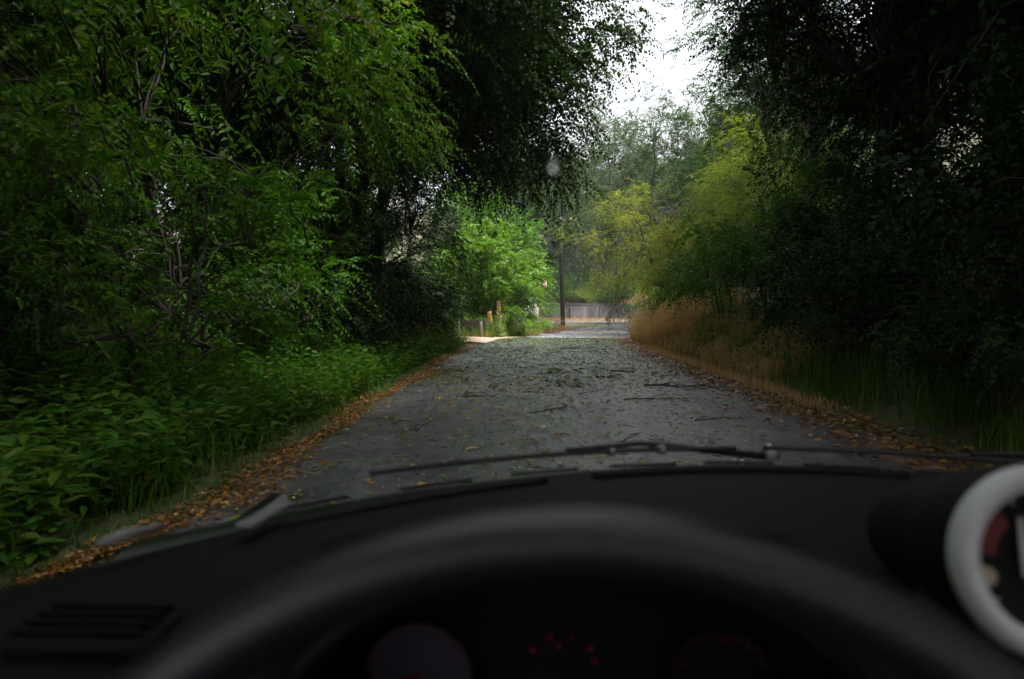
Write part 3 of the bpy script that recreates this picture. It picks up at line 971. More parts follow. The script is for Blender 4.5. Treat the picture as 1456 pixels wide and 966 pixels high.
# tall dry grass on the right verge: tufts that fan out
def tufts(name, cxs, cys, hs, per, spread, w, mat, rng, bend, seedhead, label):
    k = len(cxs)
    xs = np.repeat(cxs, per) + rng.normal(0, spread, k * per)
    ys = np.repeat(cys, per) + rng.normal(0, spread, k * per)
    h = np.repeat(hs, per) * rng.uniform(.45, 1.1, k * per)
    o = blades(name, xs, ys, h, w, mat, rng, bend, seedhead=seedhead)
    tag(o, label, "grass", kind="stuff")
k = 130
cy = rng.uniform(19.5, 27.5, k); cd = 3.0 + np.abs(rng.normal(0, .8, k))
tufts("dry_grass", cx(cy) + cd, cy, rng.uniform(.45, 1.5, k) * (.6 + .4 * np.sin((cy - 19) * .55) ** 2), 60, .16, .013, M['grass_dry'], rng, 1.0, True,
      "tall tawny dry grass leaning over the right road edge")
k = 75
cy = 10 + 10 * rng.random(k) ** .7; cd = 3.1 + np.abs(rng.normal(0, .9, k))
tufts("rusty_grass", cx(cy) + cd, cy, rng.uniform(.25, .65, k), 40, .15, .010, M['grass_dry'], rng, 1.1, True,
      "lower rusty grass tufts scattered up the right bank")
k = 170
cy = rng.uniform(2, 27, k); cd = 3.3 + np.abs(rng.normal(0, 1.0, k))
tufts("bank_grass", cx(cy) + cd, cy, rng.uniform(.3, .8, k), 45, .18, .013, M['grass_green'], rng, 1.0, False,
      "green grass mixed among the dry tufts of the right bank")
n = 4200
ys = 8 + 13 * rng.random(n) ** .8; dd = 2.72 + np.abs(rng.normal(0, .22, n))
o = blades("verge_grass", cx(ys) + dd, ys, rng.uniform(.05, .2, n), .008, M['grass_dry'], rng, 1.0)
tag(o, "short rusty dry grass fringing the near right road edge", "grass", kind="stuff")
# green grass on the left bank
k = 420
cy = 1.5 + 23 * rng.random(k) ** 1.4; cd = 3.05 + rng.random(k) ** 1.3 * 3.2
tufts("grass", cx(cy) - cd, cy, rng.uniform(.15, .5, k), 60, .16, .011, M['grass_green'], rng, 1.25, False,
      "long bent green grass covering the left bank")
n = 11000
ys = 1.5 + 24 * rng.random(n) ** 1.3; dd = 2.62 + np.abs(rng.normal(0, .35, n))
o = blades("short_grass", cx(ys) - dd, ys, rng.uniform(.02, .10, n), .010, M['grass_green'], rng, 1.6)
tag(o, "short worn grass along the left road edge", "grass", kind="stuff")
# roadside grass at the bend and under the wall
n = 3500
xs = rng.uniform(-3, 11, n); ys = rng.uniform(68.2, 71.6, n)
o = blades("wall_foot_grass", xs, ys, rng.uniform(.1, .45, n), .03, M['grass_dry'], rng, .7)
tag(o, "yellowed grass along the foot of the concrete wall", "grass", kind="stuff")
n = 6000
ys = rng.uniform(27, 47, n); dd = 2.75 + np.abs(rng.normal(0, .6, n))
xs = cx(ys) - dd
o = blades("bend_grass", xs, ys, rng.uniform(.08, .4, n), .018, M['grass_dry'], rng, .7)
tag(o, "straw coloured grass on the inside verge near the pole", "grass", kind="stuff")
n = 5000
ys = rng.uniform(27, 36, n); xs = cx(ys) - 2.7 - np.abs(rng.normal(0, .9, n))
o = blades("green_tufts", xs, ys, rng.uniform(.2, .6, n), .02, M['grass_green'], rng, .8)
tag(o, "green grass tufts under the bright bushy tree", "grass", kind="stuff")
# yellow reeds between the shrubs and the posts
n = 900
ys = rng.uniform(19.5, 22.5, n); xs = rng.uniform(-3.6, -2.5, n)
o = blades("yellow_reeds", xs, ys, rng.uniform(.5, 1.1, n), .016, M['leaf_yellow'], rng, .4)
tag(o, "upright yellow green reeds before the fence posts", "reeds", kind="stuff")

# weeds: broad leaves in sprays close to the ground on the left
n = 2600
ys = 1.6 + 20 * rng.random(n) ** 1.4; dd = 2.9 + rng.random(n) ** 1.2 * 2.8
xs = cx(ys) - dd
K = 12
z = ground_z(xs, ys)
st = np.stack([xs, ys, z], 1)
hgt = rng.uniform(.2, .65, n)
tt = np.tile((np.arange(K) + .6) / K, n)
pos = np.repeat(st, K, 0)
ln_ = np.repeat(rng.normal(size=(n, 2)) * .14, K, 0)
pos[:, 2] += tt * np.repeat(hgt, K); pos[:, :2] += ln_ * tt[:, None]
a = np.tile(np.arange(K) * 2.4, n) + np.repeat(rng.uniform(0, 6, n), K)
d = np.stack([np.cos(a), np.sin(a), rng.uniform(-.3, .5, n * K)], 1)
lv = leaf_arrays(pos, d, np.tile([0, 0, 1.], (n * K, 1)) + rng.normal(size=(n * K, 3)) * .3, rng.uniform(.07, .14, n * K), rng.uniform(.035, .06, n * K), fine=True, rnd=rng.random(n * K))
o = link_mesh("weeds", quad_mesh("weeds", lv[0], lv[1], M['leaf_mid'], rnd=lv[2]))
tag(o, "leafy weeds growing through the grass of the left bank", "weeds", kind="stuff")

# mullein plant on the left verge
def mullein(x, y, h, label):
    r = empty("mullein_plant", (x, y, gz(x, y)))
    rg = np.random.default_rng(int(h * 1000))
    mb = MB(); mb.tube([(0, 0, -.05), (.02, 0, h * .5), (.0, .02, h)], [.014, .010, .006], 7)
    mb.build("stem", M['grass_dry'], r)
    n = 70
    t = rg.random(n) ** 1.4
    a = np.arange(n) * 2.4
    pos = np.stack([0 * t, 0 * t, .03 + t * h * .6], 1)
    d = np.stack([np.cos(a), np.sin(a), .35 + t], 1)
    lv = leaf_arrays(pos, d, np.tile([0, 0, 1.], (n, 1)) + rg.normal(size=(n, 3)) * .2, .42 * (1 - .75 * t), .15 * (1 - .7 * t), fine=True, rnd=rg.random(n))
    link_mesh("foliage", quad_mesh("foliage", lv[0], lv[1], M['mullein'], rnd=lv[2]), r)
    n = 170
    t = rg.random(n); a = rg.uniform(0, 6.28, n)
    rr = .015 + .10 * (1 - t) * rg.random(n)
    pos = np.stack([np.cos(a) * rr, np.sin(a) * rr, h * (.5 + .5 * t)], 1)
    d = np.stack([np.cos(a), np.sin(a), .6 + 0 * a], 1)
    lv = leaf_arrays(pos, d, rg.normal(size=(n, 3)), np.full(n, .09), np.full(n, .03), rnd=rg.random(n))
    link_mesh("seed_spike", quad_mesh("seed_spike", lv[0], lv[1], M['grass_dry'], rnd=lv[2]), r)
    tag(r, label, "plant", "mulleins on the left verge")
mullein(-1.35, 28.6, 1.55, "tall mullein with a dry tan seed spike before the bright tree")
mullein(-1.75, 28.9, 1.1, "shorter bluish mullein left of the tan spike")

# ------------------------------------------------------------------ litter on the lane
rng = np.random.default_rng(50)
def flat_leaves(name, xs, ys, ln, mat, lift=.006, curl=.25):
    n = len(xs)
    z = np.maximum(base_z(ys) + .014, ground_z(xs, ys)) + lift + rng.random(n) * .01
    p = np.stack([xs, ys, z], 1)
    a = rng.uniform(0, 6.28, n)
    d = np.stack([np.cos(a), np.sin(a), rng.normal(0, .12, n)], 1)
    nr2 = np.stack([rng.normal(0, curl, n), rng.normal(0, curl, n), np.ones(n)], 1)
    lv = leaf_arrays(p, d, nr2, ln, ln * rng.uniform(.4, .65, n), fold=.2, rnd=rng.random(n))
    return link_mesh(name, quad_mesh(name, lv[0], lv[1], mat, rnd=lv[2]))
n = 16000
ys = 1.5 + 26 * rng.random(n) ** 1.35; dd = 2.62 + .12 * np.sin(ys * .9) + .07 * np.sin(ys * 2.3 + 1) + rng.normal(0, 1, n) * (.09 + .06 * np.sin(ys * 1.7))
tag(flat_leaves("leaf_litter", cx(ys) - dd, ys, rng.uniform(.014, .03, n) + .045 * rng.random(n) ** 3, M['litter'], .008, .6), "orange leaf litter drifted along the left road edge", "leaf litter", kind="stuff")
n = 6500
ys = 1.5 + 26 * rng.random(n) ** 1.3; dd = 2.6 + rng.normal(0, .3, n)
tag(flat_leaves("leaf_drift", cx(ys) + dd, ys, rng.uniform(.04, .09, n), M['litter'], .01, .5), "rusty leaves drifted along the right road edge", "leaf litter", kind="stuff")
n = 9000
ys = 10 + 19 * rng.random(n) ** .8; dd = rng.uniform(-2.5, 2.5, n)
tag(flat_leaves("torn_leaves", cx(ys) + dd, ys, rng.uniform(.04, .12, n), M['leaf_fall_green']), "torn green leaves strewn over the far part of the lane", "leaves", kind="stuff")
n = 3800
ys = 3.2 + 11 * rng.random(n); dd = rng.uniform(-2.5, 2.3, n) - .3 * rng.random(n)
tag(flat_leaves("small_leaf_scraps", cx(ys) + dd, ys, rng.uniform(.02, .055, n), M['leaf_fall_green']), "small green leaf scraps on the near lane", "leaves", kind="stuff")

n = 2600
ys = 3.2 + 11 * rng.random(n); dd = rng.uniform(-2.5, 1.6, n) - .5 * rng.random(n)
tag(flat_leaves("yellow_leaf_scraps", cx(ys) + dd, ys, rng.uniform(.02, .05, n), M['leaf_fall_yellow']), "small yellow leaf scraps on the near lane", "leaves", kind="stuff")
# single fallen leaves in front of the car
def leaf_proto(mat, seed, wide):
    rg = random.Random(seed)
    mb = MB()
    n = 5
    L = 1.0
    mid = [(0, t * L, .06 * math.sin(t * 3)) for t in (0, .25, .5, .75, 1)]
    wd = [.05, wide, wide * 1.1, wide * .7, .02]
    vs = []
    for (x, y, z), w in zip(mid, wd):
        vs += [(-w, y + rg.uniform(-.03, .03), z + w * .3 + rg.uniform(0, .05)), (0, y, z), (w, y + rg.uniform(-.03, .03), z + w * .25 + rg.uniform(0, .06))]
    fs = []
    for i in range(4):
        b = i * 3
        fs += [(b, b + 1, b + 4, b + 3), (b + 1, b + 2, b + 5, b + 4)]
    mb.add(vs, fs)
    mb.tube([(0, -.3, .02), (0, 0, .01)], .02, 4, False)
    me = mb.mesh("fallen_leaf", mat)
    at = me.attributes.new("rnd", 'FLOAT', 'FACE')
    at.data.foreach_set("value", [rg.random() * .8] * len(me.polygons))
    return me
kinds = [("yellow", 'leaf_fall_yellow', "fallen yellow leaf lying flat on the wet lane"),
         ("green", 'leaf_fall_green', "torn green leaf lying flat on the wet lane"),
         ("brown", 'leaf_fall_brown', "fallen orange brown leaf lying on the wet lane")]
LP = {k: [leaf_proto(M[mk], 60 + i * 7 + j, w) for j, w in enumerate((.24, .32))] for i, (k, mk, _) in enumerate(kinds)}
lr = random.Random(61)
for i in range(290):
    y = 3.6 + 8.5 * lr.random() ** 1.1
    d = lr.uniform(-2.5, 1.9)
    if d > .6 and lr.random() < .55: d -= 1.9
    k, mk, lab = kinds[lr.choices((0, 1, 2), (5, 4, 3))[0]]
    o = link_mesh("fallen_leaf", lr.choice(LP[k]))
    o.location = (.6 + d, y, .02 + .012 * (1 - (d / 2.6) ** 2))
    o.rotation_euler = (lr.uniform(-.15, .15), lr.uniform(-.15, .15), lr.uniform(0, 6.28))
    s = lr.uniform(.055, .105)
    o.scale = (s, s, s)
    tag(o, lab, "leaf", k + " leaves fallen on the lane")

n = 3000
ys = 4 + 22 * rng.random(n); dd = rng.uniform(-2.5, 2.5, n)
p = np.stack([cx(ys) + dd, ys, base_z(ys) + .018], 1)
a = rng.normal(0, .9, n)
lv = leaf_arrays(p, np.stack([np.cos(a), np.sin(a), 0 * a], 1), np.tile([0, 0, 1.], (n, 1)) + rng.normal(0, .2, (n, 3)), rng.uniform(.03, .16, n), rng.uniform(.006, .016, n), rnd=rng.random(n))
tag(link_mesh("twig_litter", quad_mesh("twig_litter", lv[0], lv[1], M['twig'], rnd=lv[2])), "dark bits of bark and twig littering the lane", "twig litter", kind="stuff")
# broken twigs and branches
def twig_mesh(seed, L, r, forks, leafy):
    rg = np.random.default_rng(seed)
    n = 7
    t = np.linspace(0, 1, n)
    p = np.stack([(t - .5) * L, np.cumsum(rg.normal(0, .05, n)) * L, r + np.abs(rg.normal(0, .02, n)) * L * .5], 1)
    lines = [(p, r * (1 - .6 * t))]
    tips = [p[-1]]
    for k in range(forks):
        i = rg.integers(1, n - 1)
        a = rg.choice([-1, 1]) * rg.uniform(.4, 1.0)
        l2 = L * rg.uniform(.2, .45)
        q = p[i] + np.array([[0, 0, 0], [math.cos(a) * .5, math.sin(a) * .5, .06], [math.cos(a * .8), math.sin(a * .8), .05]]) * l2
        lines.append((q, [r * .5, r * .38, r * .2]))
        tips.append(q[-1])
    w = tubes_arrays(lines, 5)
    lv = None
    if leafy:
        m = leafy
        tp = np.array(tips)[rg.integers(0, len(tips), m)]
        pos = tp + rg.normal(size=(m, 3)) * np.array([.09, .09, .0]) * L
        pos[:, 2] = rg.uniform(.008, .05, m)
        d = np.stack([rg.normal(size=m), rg.normal(size=m), rg.normal(0, .2, m)], 1)
        lv = leaf_arrays(pos, d, np.tile([0, 0, 1.], (m, 1)) + rg.normal(size=(m, 3)) * .4, rg.uniform(.05, .1, m), rg.uniform(.025, .05, m), fine=True, rnd=rg.random(m))
    return w, lv
TW = []
for j, (L, r, fk, lf) in enumerate(((.55, .008, 3, 0), (.9, .012, 4, 0), (.4, .014, 1, 0), (.7, .008, 5, 18), (.5, .007, 4, 26), (1.3, .015, 6, 10))):
    w, lv = twig_mesh(70 + j, L, r, fk, lf)
    wm = quad_mesh("twig_wood", w[0], w[1], M['twig'], smooth=True)
    lm = quad_mesh("twig_leaves", lv[0], lv[1], M['leaf_fall_green'], rnd=lv[2]) if lv else None
    TW.append((wm, lm))
def place_twig(x, y, k, rz, s, label, group=None, name="twig"):
    wm, lm = TW[k]
    z = float(base_z(y)) + .014 - .006
    if lm is None:
        o = link_mesh(name, wm); 
    else:
        o = empty(name); link_mesh("stem", wm, o); link_mesh("leaves", lm, o)
    o.location = (x, y, z); o.rotation_euler = (0, 0, rz); o.scale = (s, s, s)
    tag(o, label, "branch" if name == "broken_branch" else "twig", group)
# the ones that stand out in the photograph
for a in [
 (1.35, 11.8, 2, .0 - .5, 1.2, "short thick black stick lying right of the lane middle"),
 (1.75, 13.0, 2, .0 - .45, 1.2, "thick dark stick lying beyond the short black one"),
 (2.35, 10.4, 5, -.25, .95, "long knotty branch lying by the muddy right side"),
 (1.6, 9.0, 3, .1, 1.1, "leafy twig lying below the long knotty branch"),
 (.42, 12.6, 4, .6, 1.5, "tuft of broken twig with green leaves in the lane middle"),
 (.6, 10.6, 4, 2.2, 1.4, "forked leafy tuft nearer than the green one in the middle"),
 (-.75, 9.2, 1, .12, .6, "thin straight stick lying left of the lane middle"),
 (1.5, 20.2, 5, .2, .95, "long branch lying across the far lane by the right verge"),
 (-1.6, 13.0, 3, .1, 1.0, "bent twig with leaves near the left road edge"),
 (.9, 6.3, 0, 1.1, .8, "small twig lying just beyond the wiper"),
 (2.0, 7.4, 3, .35, .8, "thin branch lying on the muddy patch at the right"),
 (.2, 8.0, 3, .9, .9, "green leafy twig lying among yellow leaves")]:
    place_twig(a[0], a[1], a[2], a[3], a[4], a[5], name="broken_branch" if a[2] == 5 else "twig")
tr = random.Random(71)
for i in range(110):
    y = 8.5 + 18 * tr.random() ** .9
    x = float(cx(y)) + tr.uniform(-2.4, 2.5)
    place_twig(x, y, tr.choice((0, 3, 4, 4, 3)), tr.uniform(0, 6.28), tr.uniform(.3, .62),
               "small dark storm twig scattered on the far wet lane", "storm twigs scattered on the lane")

# ------------------------------------------------------------------ pole, wall, posts, house
def utility_pole():
    x, y = 2.15, 46.0
    r = empty("utility_pole", (x, y, gz(x, y)))
    mb = MB(); mb.tube([(0, 0, -.3), (-.06, 0, 2), (-.16, 0, 5), (-.24, 0, 7.6)], [.15, .14, .125, .11], 12)
    mb.build("shaft", M['pole'], r, True)
    mb = MB(); mb.box((-.23, -.14, 7.25), (1.7, .1, .12), bev=.01)
    mb.build("crossarm", M['pole'], r)
    for k in (-.7, 0, .7):
        mb = MB()
        mb.lathe([(.0, 0), (.03, 0), (.035, .05), (.06, .06), (.06, .1), (.04, .12), (.05, .15), (.0, .18)], 10, Matrix.Translation((-.23 + k, -.14, 7.312)))
        mb.build("insulator", M['ceramic'], r, True)
    tag(r, "dark wooden utility pole standing at the bend", "utility pole")
utility_pole()

def retaining_wall():
    r = empty("retaining_wall", (4.5, 72.0, 0))
    rg = random.Random(8)
    x = -3.4
    k = 0
    while x < 6.0:
        w = 1.55
        h = 1.70 + rg.uniform(-.03, .03)
        mb = MB(); mb.box((x + w / 2, rg.uniform(-.02, .02), h / 2 - .15), (w - .03, .36, h + .1), bev=.02)
        mb.build("panel", M['concrete'], r)
        if k % 2 == 0:
            mb = MB(); mb.box((x, -.2, h / 2 - .12), (.22, .2, h + .02), bev=.02)
            mb.build("pier", M['concrete'], r)
        x += w; k += 1
    mb = MB(); mb.box((1.35, -.02, 1.73), (9.5, .44, .09), bev=.015)
    mb.build("coping", M['concrete'], r)
    tag(r, "stained grey concrete retaining wall across the end of the road", "wall")
retaining_wall()

def fence_post(x, y, h, w, label, mat):
    mb = MB()
    mb.box((0, 0, h / 2 - .1), (w, w, h + .2), bev=.012)
    mb.tube([(0, -w * .5 - .012, h * .7), (0, -w * .5 + .01, h * .7)], .012, 6)
    o = mb.build("fence_post", mat)
    o.location = (x, y, gz(x, y)); o.rotation_euler = (.03, -.04, .3)
    tag(o, label, "post", "old posts by the left verge")
fence_post(-1.98, 27.2, .66, .11, "pale squared post standing beside the dark boards", M['post'])
fence_post(-2.78, 26.4, .62, .09, "leaning thin post left of the pale one", M['post'])
fence_post(-2.38, 26.8, .5, .07, "short mossy post between the other two", M['board'])
def boards():
    r = empty("board_fence", (-2.3, 27.9, gz(-2.3, 27.9)), .08)
    for k in range(4):
        mb = MB(); mb.box((-.33 + k * .22, .01 * (k % 2), .32), (.2, .03, .8 + .03 * (k % 3)), bev=.006)
        mb.build("board", M['board'], r)
    mb = MB(); mb.box((0, .045, .5), (.95, .04, .07), bev=.006); mb.build("rail", M['board'], r)
    tag(r, "low screen of dark upright boards beside the pale post", "fence")
boards()

def house():
    x0, y0 = -1.65, 67.5
    r = empty("house", (x0, y0, gz(x0, y0)))
    mb = MB(); mb.box((-.6, 3.0, 1.55), (6.0, 5.0, 3.9)); mb.build("wall", M['render_wall'], r)
    # gable roof with ridge along x, eaves toward the road
    rf = MB()
    sl = math.atan2(1.5, 3.0)
    rot = Matrix.Rotation(sl, 3, 'X'); rot2 = Matrix.Rotation(-sl, 3, 'X')
    rf.box((-.4, 1.45, 4.2), (7.0, 3.55, .16), rot)
    rf.box((-.4, 4.65, 4.2), (7.0, 3.55, .16), rot2)
    ro = rf.build("roof", M['roof_tile'], r)
    mb = MB(); mb.box((-.4, -.17, 3.42), (7.06, .06, .2)); mb.build("fascia", M['white_paint'], ro)
    mb = MB()
    for k in (-1, 1):
        mb.box((-.4 + k * 3.53, 1.45, 4.24), (.05, 3.6, .2), rot)
    mb.build("bargeboard", M['white_paint'], ro)
    mb = MB(); mb.tube([(-3.9, -.27, 3.42), (3.1, -.27, 3.42)], .07, 8); mb.build("gutter", M['dark_felt'], ro)
    for wx in (-2.2, .9):
        mb = MB()
        mb.box((wx, .485, 1.8), (1.1, .06, 1.3)); f = mb.build("window", M['white_paint'], r)
        mb = MB(); mb.box((wx - .25, .45, 1.8), (.44, .03, 1.1)); mb.box((wx + .25, .45, 1.8), (.44, .03, 1.1)); mb.build("pane", M['pane'], f)
    tag(r, "house hidden behind the bright tree with its red roof corner showing", "house")
house()

# ------------------------------------------------------------------ the car
car = empty("car", (0.3, .2, 0))
tag(car, "dark car we look out of, with steering wheel and round pod gauge", "car")
CO = Vector(car.location)
def part(mb, name, mats, parent=None, smooth=False):
    """mesh built in world coordinates, hung on the car (or on a part of it)"""
    mb.v = [tuple(Vector(p) - CO) for p in mb.v]
    return mb.build(name, mats, parent or car, smooth)

CX = .3
HX = .03
def wy(x):                       # windscreen base line
    return .93 - .66 * (x - CX) ** 2
def dash_z(x, y):
    e = wy(x)
    t = min(1, max(0, (e - y) / .5))
    return .985 - .035 * t ** 1.5 - .012 * abs(x - CX) ** 2 * 4

# dashboard top + fascia
DW = .80
mb = MB()
def dash(u, v):
    x = CX - DW + 2 * DW * u
    e = wy(x)
    near = min(.42, e - .12)
    if v < .7:
        y = e + .015 - (e + .015 - near) * (v / .7)
        z = dash_z(x, y)
        # soft crown and seam swell
        z += .010 * math.sin(PI * v / .7)
        k = max(0, 1 - (abs(x - HX) / .215) ** 6)
        if y < .66: z -= .2 * k * min(1, (.66 - y) / .03)
    else:
        t = (v - .7) / .3
        y = near - .05 * math.sin(t * PI / 2)
        z = dash_z(x, near) - .28 * (1 - math.cos(t * PI / 2))
        k = max(0, 1 - (abs(x - HX) / .215) ** 6)
        z -= .2 * k * (1 - t)
    return (x, y, z)
mb.grid(dash, 64, 40, flip=True)
dashboard = part(mb, "dashboard", M['dash'], smooth=True)
# raised seam strip along the top of the dash (defroster slot)
mb = MB()
for x0, x1 in ((-.26, .02), (.08, .48), (.54, .86)):
    n = 18
    pts = []
    for k in range(n + 1):
        x = x0 + (x1 - x0) * k / n
        y = wy(x) - .035
        pts.append((x, y, dash_z(x, y) + .006))
    mb.tube(pts, .005, 6)
part(mb, "defroster_slot", M['black'], dashboard, True)
# VIN strip
x, y = -.272, .68
mb = MB()
mb.box((x, y, dash_z(x, y) + .022), (.018, .075, .004), Matrix.Rotation(-.15, 3, 'Z'), .001)
part(mb, "id_plate", M['label'], dashboard)
# pale strip standing in for the dash-edge reflection at the left pillar foot
mb = MB()
mb.tube([(-.385, .585, .992), (-.37, .60, .995), (-.35, .635, .993)], [.003, .006, .003], 8)
part(mb, "corner_glint", M['label'], dashboard, True)
# side vent
vent = MB()
vx, vy = -.315, .475
vent.box((vx, vy, dash_z(vx, vy) + .010), (.105, .055, .012), None, .004)
vo = part(vent, "side_vent", M['black'], dashboard)
for k in range(4):
    mb = MB()
    mb.box((vx, vy - .02 + k * .0135, dash_z(vx, vy) + .019), (.094, .003, .008), Matrix.Rotation(.6, 3, 'X'), .001)
    mb.v = [tuple(Vector(p) - CO) for p in mb.v]
    mb.build("slat", M['dash_soft'], vo)

# instrument hood with the cluster
HX = .03
mb = MB()
def hood(u, v):
    a = PI * u
    y = .47 + .30 * v
    w = .235 - .03 * v
    h = (.205 - .055 * v)
    return (HX - math.cos(a) * w, y, .82 + h * math.sin(a) ** .75)
mb.grid(hood, 40, 8)
def hood_in(u, v):
    a = PI * u
    y = .47 + .16 * v
    return (HX - math.cos(a) * .222, y, .82 + .192 * math.sin(a) ** .75)
mb.grid(hood_in, 40, 4, flip=True)
def hood_lip(u, v):
    a = PI * u
    w = .222 + .013 * v; h = .192 + .013 * v
    return (HX - math.cos(a) * w, .47 - .006 * math.sin(v * PI), .82 + h * math.sin(a) ** .75)
mb.grid(hood_lip, 40, 3)
hoodo = part(mb, "instrument_hood", M['black'], dashboard, True)
mb = MB()
mb.box((HX, .635, .845), (.42, .008, .20))
clus = part(mb, "instrument_panel", M['black'])
def dial(x, z, r, face, sweep, seed):
    y = .628
    rot = Matrix.Translation((x, y, z)) @ Matrix.Rotation(PI / 2, 4, 'X')
    mb = MB(); mb.lathe([(0, 0), (r, 0)], 40, rot)
    f = part(mb, "dial", face, clus)
    def sub(m, nm, mt):
        m.v = [tuple(Vector(p) - CO) for p in m.v]
        return m
    mb = MB(); mb.lathe([(r, -.002), (r * 1.0, .008), (r * 1.05, .012), (r * 1.09, .006), (r * 1.09, -.002)], 40, rot)
    part(mb, "dial_bezel", M['black'], clus, True)
    mb = MB()
    for k in range(25):
        a = R_(-40) + R_(260) * k / 24
        l = .16 if k % 3 == 0 else .08
        c = Vector((x + math.cos(a) * r * (.93 - l / 2), y - .003, z + math.sin(a) * r * (.93 - l / 2)))
        mb.box(c, (r * l, .001, r * .025), Matrix.Rotation(-a, 3, 'Y'))
    part(mb, "dial_markings", M['red_lit'], clus)
    mb = MB()
    a = R_(200)
    mb.box((x + math.cos(a) * r * .35, y - .006, z + math.sin(a) * r * .35), (r * .8, .002, r * .04), Matrix.Rotation(-a, 3, 'Y'))
    part(mb, "needle", M['red_lit'], clus)
dial(-.105, .857, .05, M['dial_face'], 0, 1)
dial(.178, .852, .05, M['dial_dark'], 0, 2)
# centre display with small red warning lamps
mb = MB(); mb.box((.03, .632, .872), (.085, .006, .05), None, .003); part(mb, "display", M['dial_dark'], clus)
for dx, dz in ((-.012, .016), (.008, .018), (-.028, .004), (.026, .006), (.03, -.006), (-.004, .008)):
    mb = MB(); mb.lathe([(0, 0), (.0028, 0), (.002, .001)], 10, Matrix.Translation((.03 + dx, .628, .876 + dz)) @ Matrix.Rotation(PI / 2, 4, 'X'))
    part(mb, "warning_lamp", M['red_lit'], clus)

# steering wheel
WT = R_(20); WC = Vector((.014, .141, .9395)); WR = .2
wm4 = Matrix.Translation(WC) @ Matrix.Rotation(-WT, 4, 'X') @ Matrix.Rotation(PI / 2, 4, 'X')   # wheel plane xy -> upright, leaning forward
wheel = empty("steering_wheel", tuple(WC - CO)); wheel.parent = car
def wpart(mb, name, mats, smooth=True):
    mb.v = [tuple(Vector(p) - WC) for p in mb.v]
    return mb.build(name, mats, wheel, smooth)
mb = MB()
def rim(u, v):
    a = 2 * PI * u; b = 2 * PI * v
    rt = .0108 + .0012 * math.cos(8 * a) * 0
    rr = WR + rt * math.cos(b)
    return wm4 @ Vector((rr * math.cos(a), rr * math.sin(a), rt * 1.12 * math.sin(b)))
mb.grid(rim, 128, 20)
wpart(mb, "rim", M['leather'])
mb = MB()
mb.lathe([(0, .035), (.05, .034), (.072, .024), (.078, .005), (.07, -.02), (.03, -.05), (0, -.05)], 32, wm4 @ Matrix.Translation((0, -.01, 0)))
wpart(mb, "airbag_cover", M['dash_soft'])
for a in (R_(8), R_(172), R_(270)):
    mb = MB()
    n = 8
    pts = [wm4 @ Vector((math.cos(a) * r, math.sin(a) * r, -.012 + .012 * (r - .05) / .15)) for r in np.linspace(.05, WR, n)]
    mb.tube(pts, list(np.linspace(.024, .014, n)), 12)
    wpart(mb, "spoke", M['dash_soft'])
mb = MB()
mb.tube([wm4 @ Vector((0, -.01, -.03)), wm4 @ Vector((0, -.03, -.33))], [.03, .035], 16)
wpart(mb, "steering_column", M['black'])

# pod gauge on the middle of the dash
PC = Vector((.303, .40, 1.053)); PR = .0555
pdir = Matrix.Translation(PC) @ Matrix.Rotation(R_(-7), 4, 'Z') @ Matrix.Rotation(PI / 2 - R_(13), 4, 'X')    # z axis toward the driver
mb = MB()
mb.lathe([(PR * .97, 0), (PR * 1.0, -.012), (PR * .99, -.05), (PR * .985, -.052), (PR * .94, -.055), (PR * .92, -.09), (PR * .84, -.14), (PR * .66, -.19), (PR * .35, -.22), (0, -.228)], 48, pdir)
pod = part(mb, "pod_housing", M['dash'], smooth=True)
mb = MB(); mb.tube([PC + Vector((0, .05, -.04)), PC + Vector((0, .06, -.12))], [.04, .055], 20); part(mb, "pod_foot", M['dash'], smooth=True)
pg = empty("pod_gauge", tuple(PC - CO)); pg.parent = car
def ppart(mb, name, mats, smooth=False):
    mb.v = [tuple(Vector(p) - PC) for p in mb.v]
    return mb.build(name, mats, pg, smooth)
mb = MB()
mb.lathe([(PR * .97, -.004), (PR * 1.015, .0), (PR * 1.01, .006), (PR * .96, .0115), (PR * .86, .0125), (PR * .76, .009), (PR * .735, .0), (PR * .735, -.02)], 64, pdir)
ppart(mb, "bezel", M['silver'], True)
mb = MB(); mb.lathe([(0, -.014), (PR * .74, -.014)], 48, pdir); ppart(mb, "face", M['black'])
def on_face(a, r):
    return Vector((math.cos(a) * r * PR, math.sin(a) * r * PR, -.0125))
mb = MB()
for k in range(15):
    a = R_(225) - R_(270) * k / 14
    p = on_face(a, .66)
    m = Matrix.Rotation(a, 3, 'Z')
    bb = MB(); bb.box((0, 0, 0), (PR * (.11 if k % 2 == 0 else .06), PR * .022, .0006), m)
    mb.add([pdir @ (Vector(q) + p) for q in bb.v], bb.f)
ppart(mb, "gauge_markings", M['white_print'])
mb = MB()
def redarc(u, v):
    a = R_(178) - R_(52) * u
    return pdir @ Vector((math.cos(a) * PR * (.42 + .20 * v), math.sin(a) * PR * (.42 + .20 * v), -.0128))
mb.grid(redarc, 14, 1)
ppart(mb, "red_zone", M['red_print'])
mb = MB(); mb.lathe([(0, .002), (.0055, .002), (.006, 0), (.006, -.004)], 16, pdir @ Matrix.Translation((-PR * .56, -PR * .20, -.010))); ppart(mb, "marker_lamp", M['cream'], True)
mb = MB(); bb = MB(); bb.box((0, 0, 0), (.0032, PR * .62, .001), None)
mb.add([pdir @ (Vector(q) + Vector((-PR * .16, PR * .12, -.010))) for q in bb.v], bb.f); ppart(mb, "needle", M['white_print'])
mb = MB(); mb.lathe([(0, -.002), (PR * .735, -.002)], 48, pdir); ppart(mb, "lens", M['clear'])

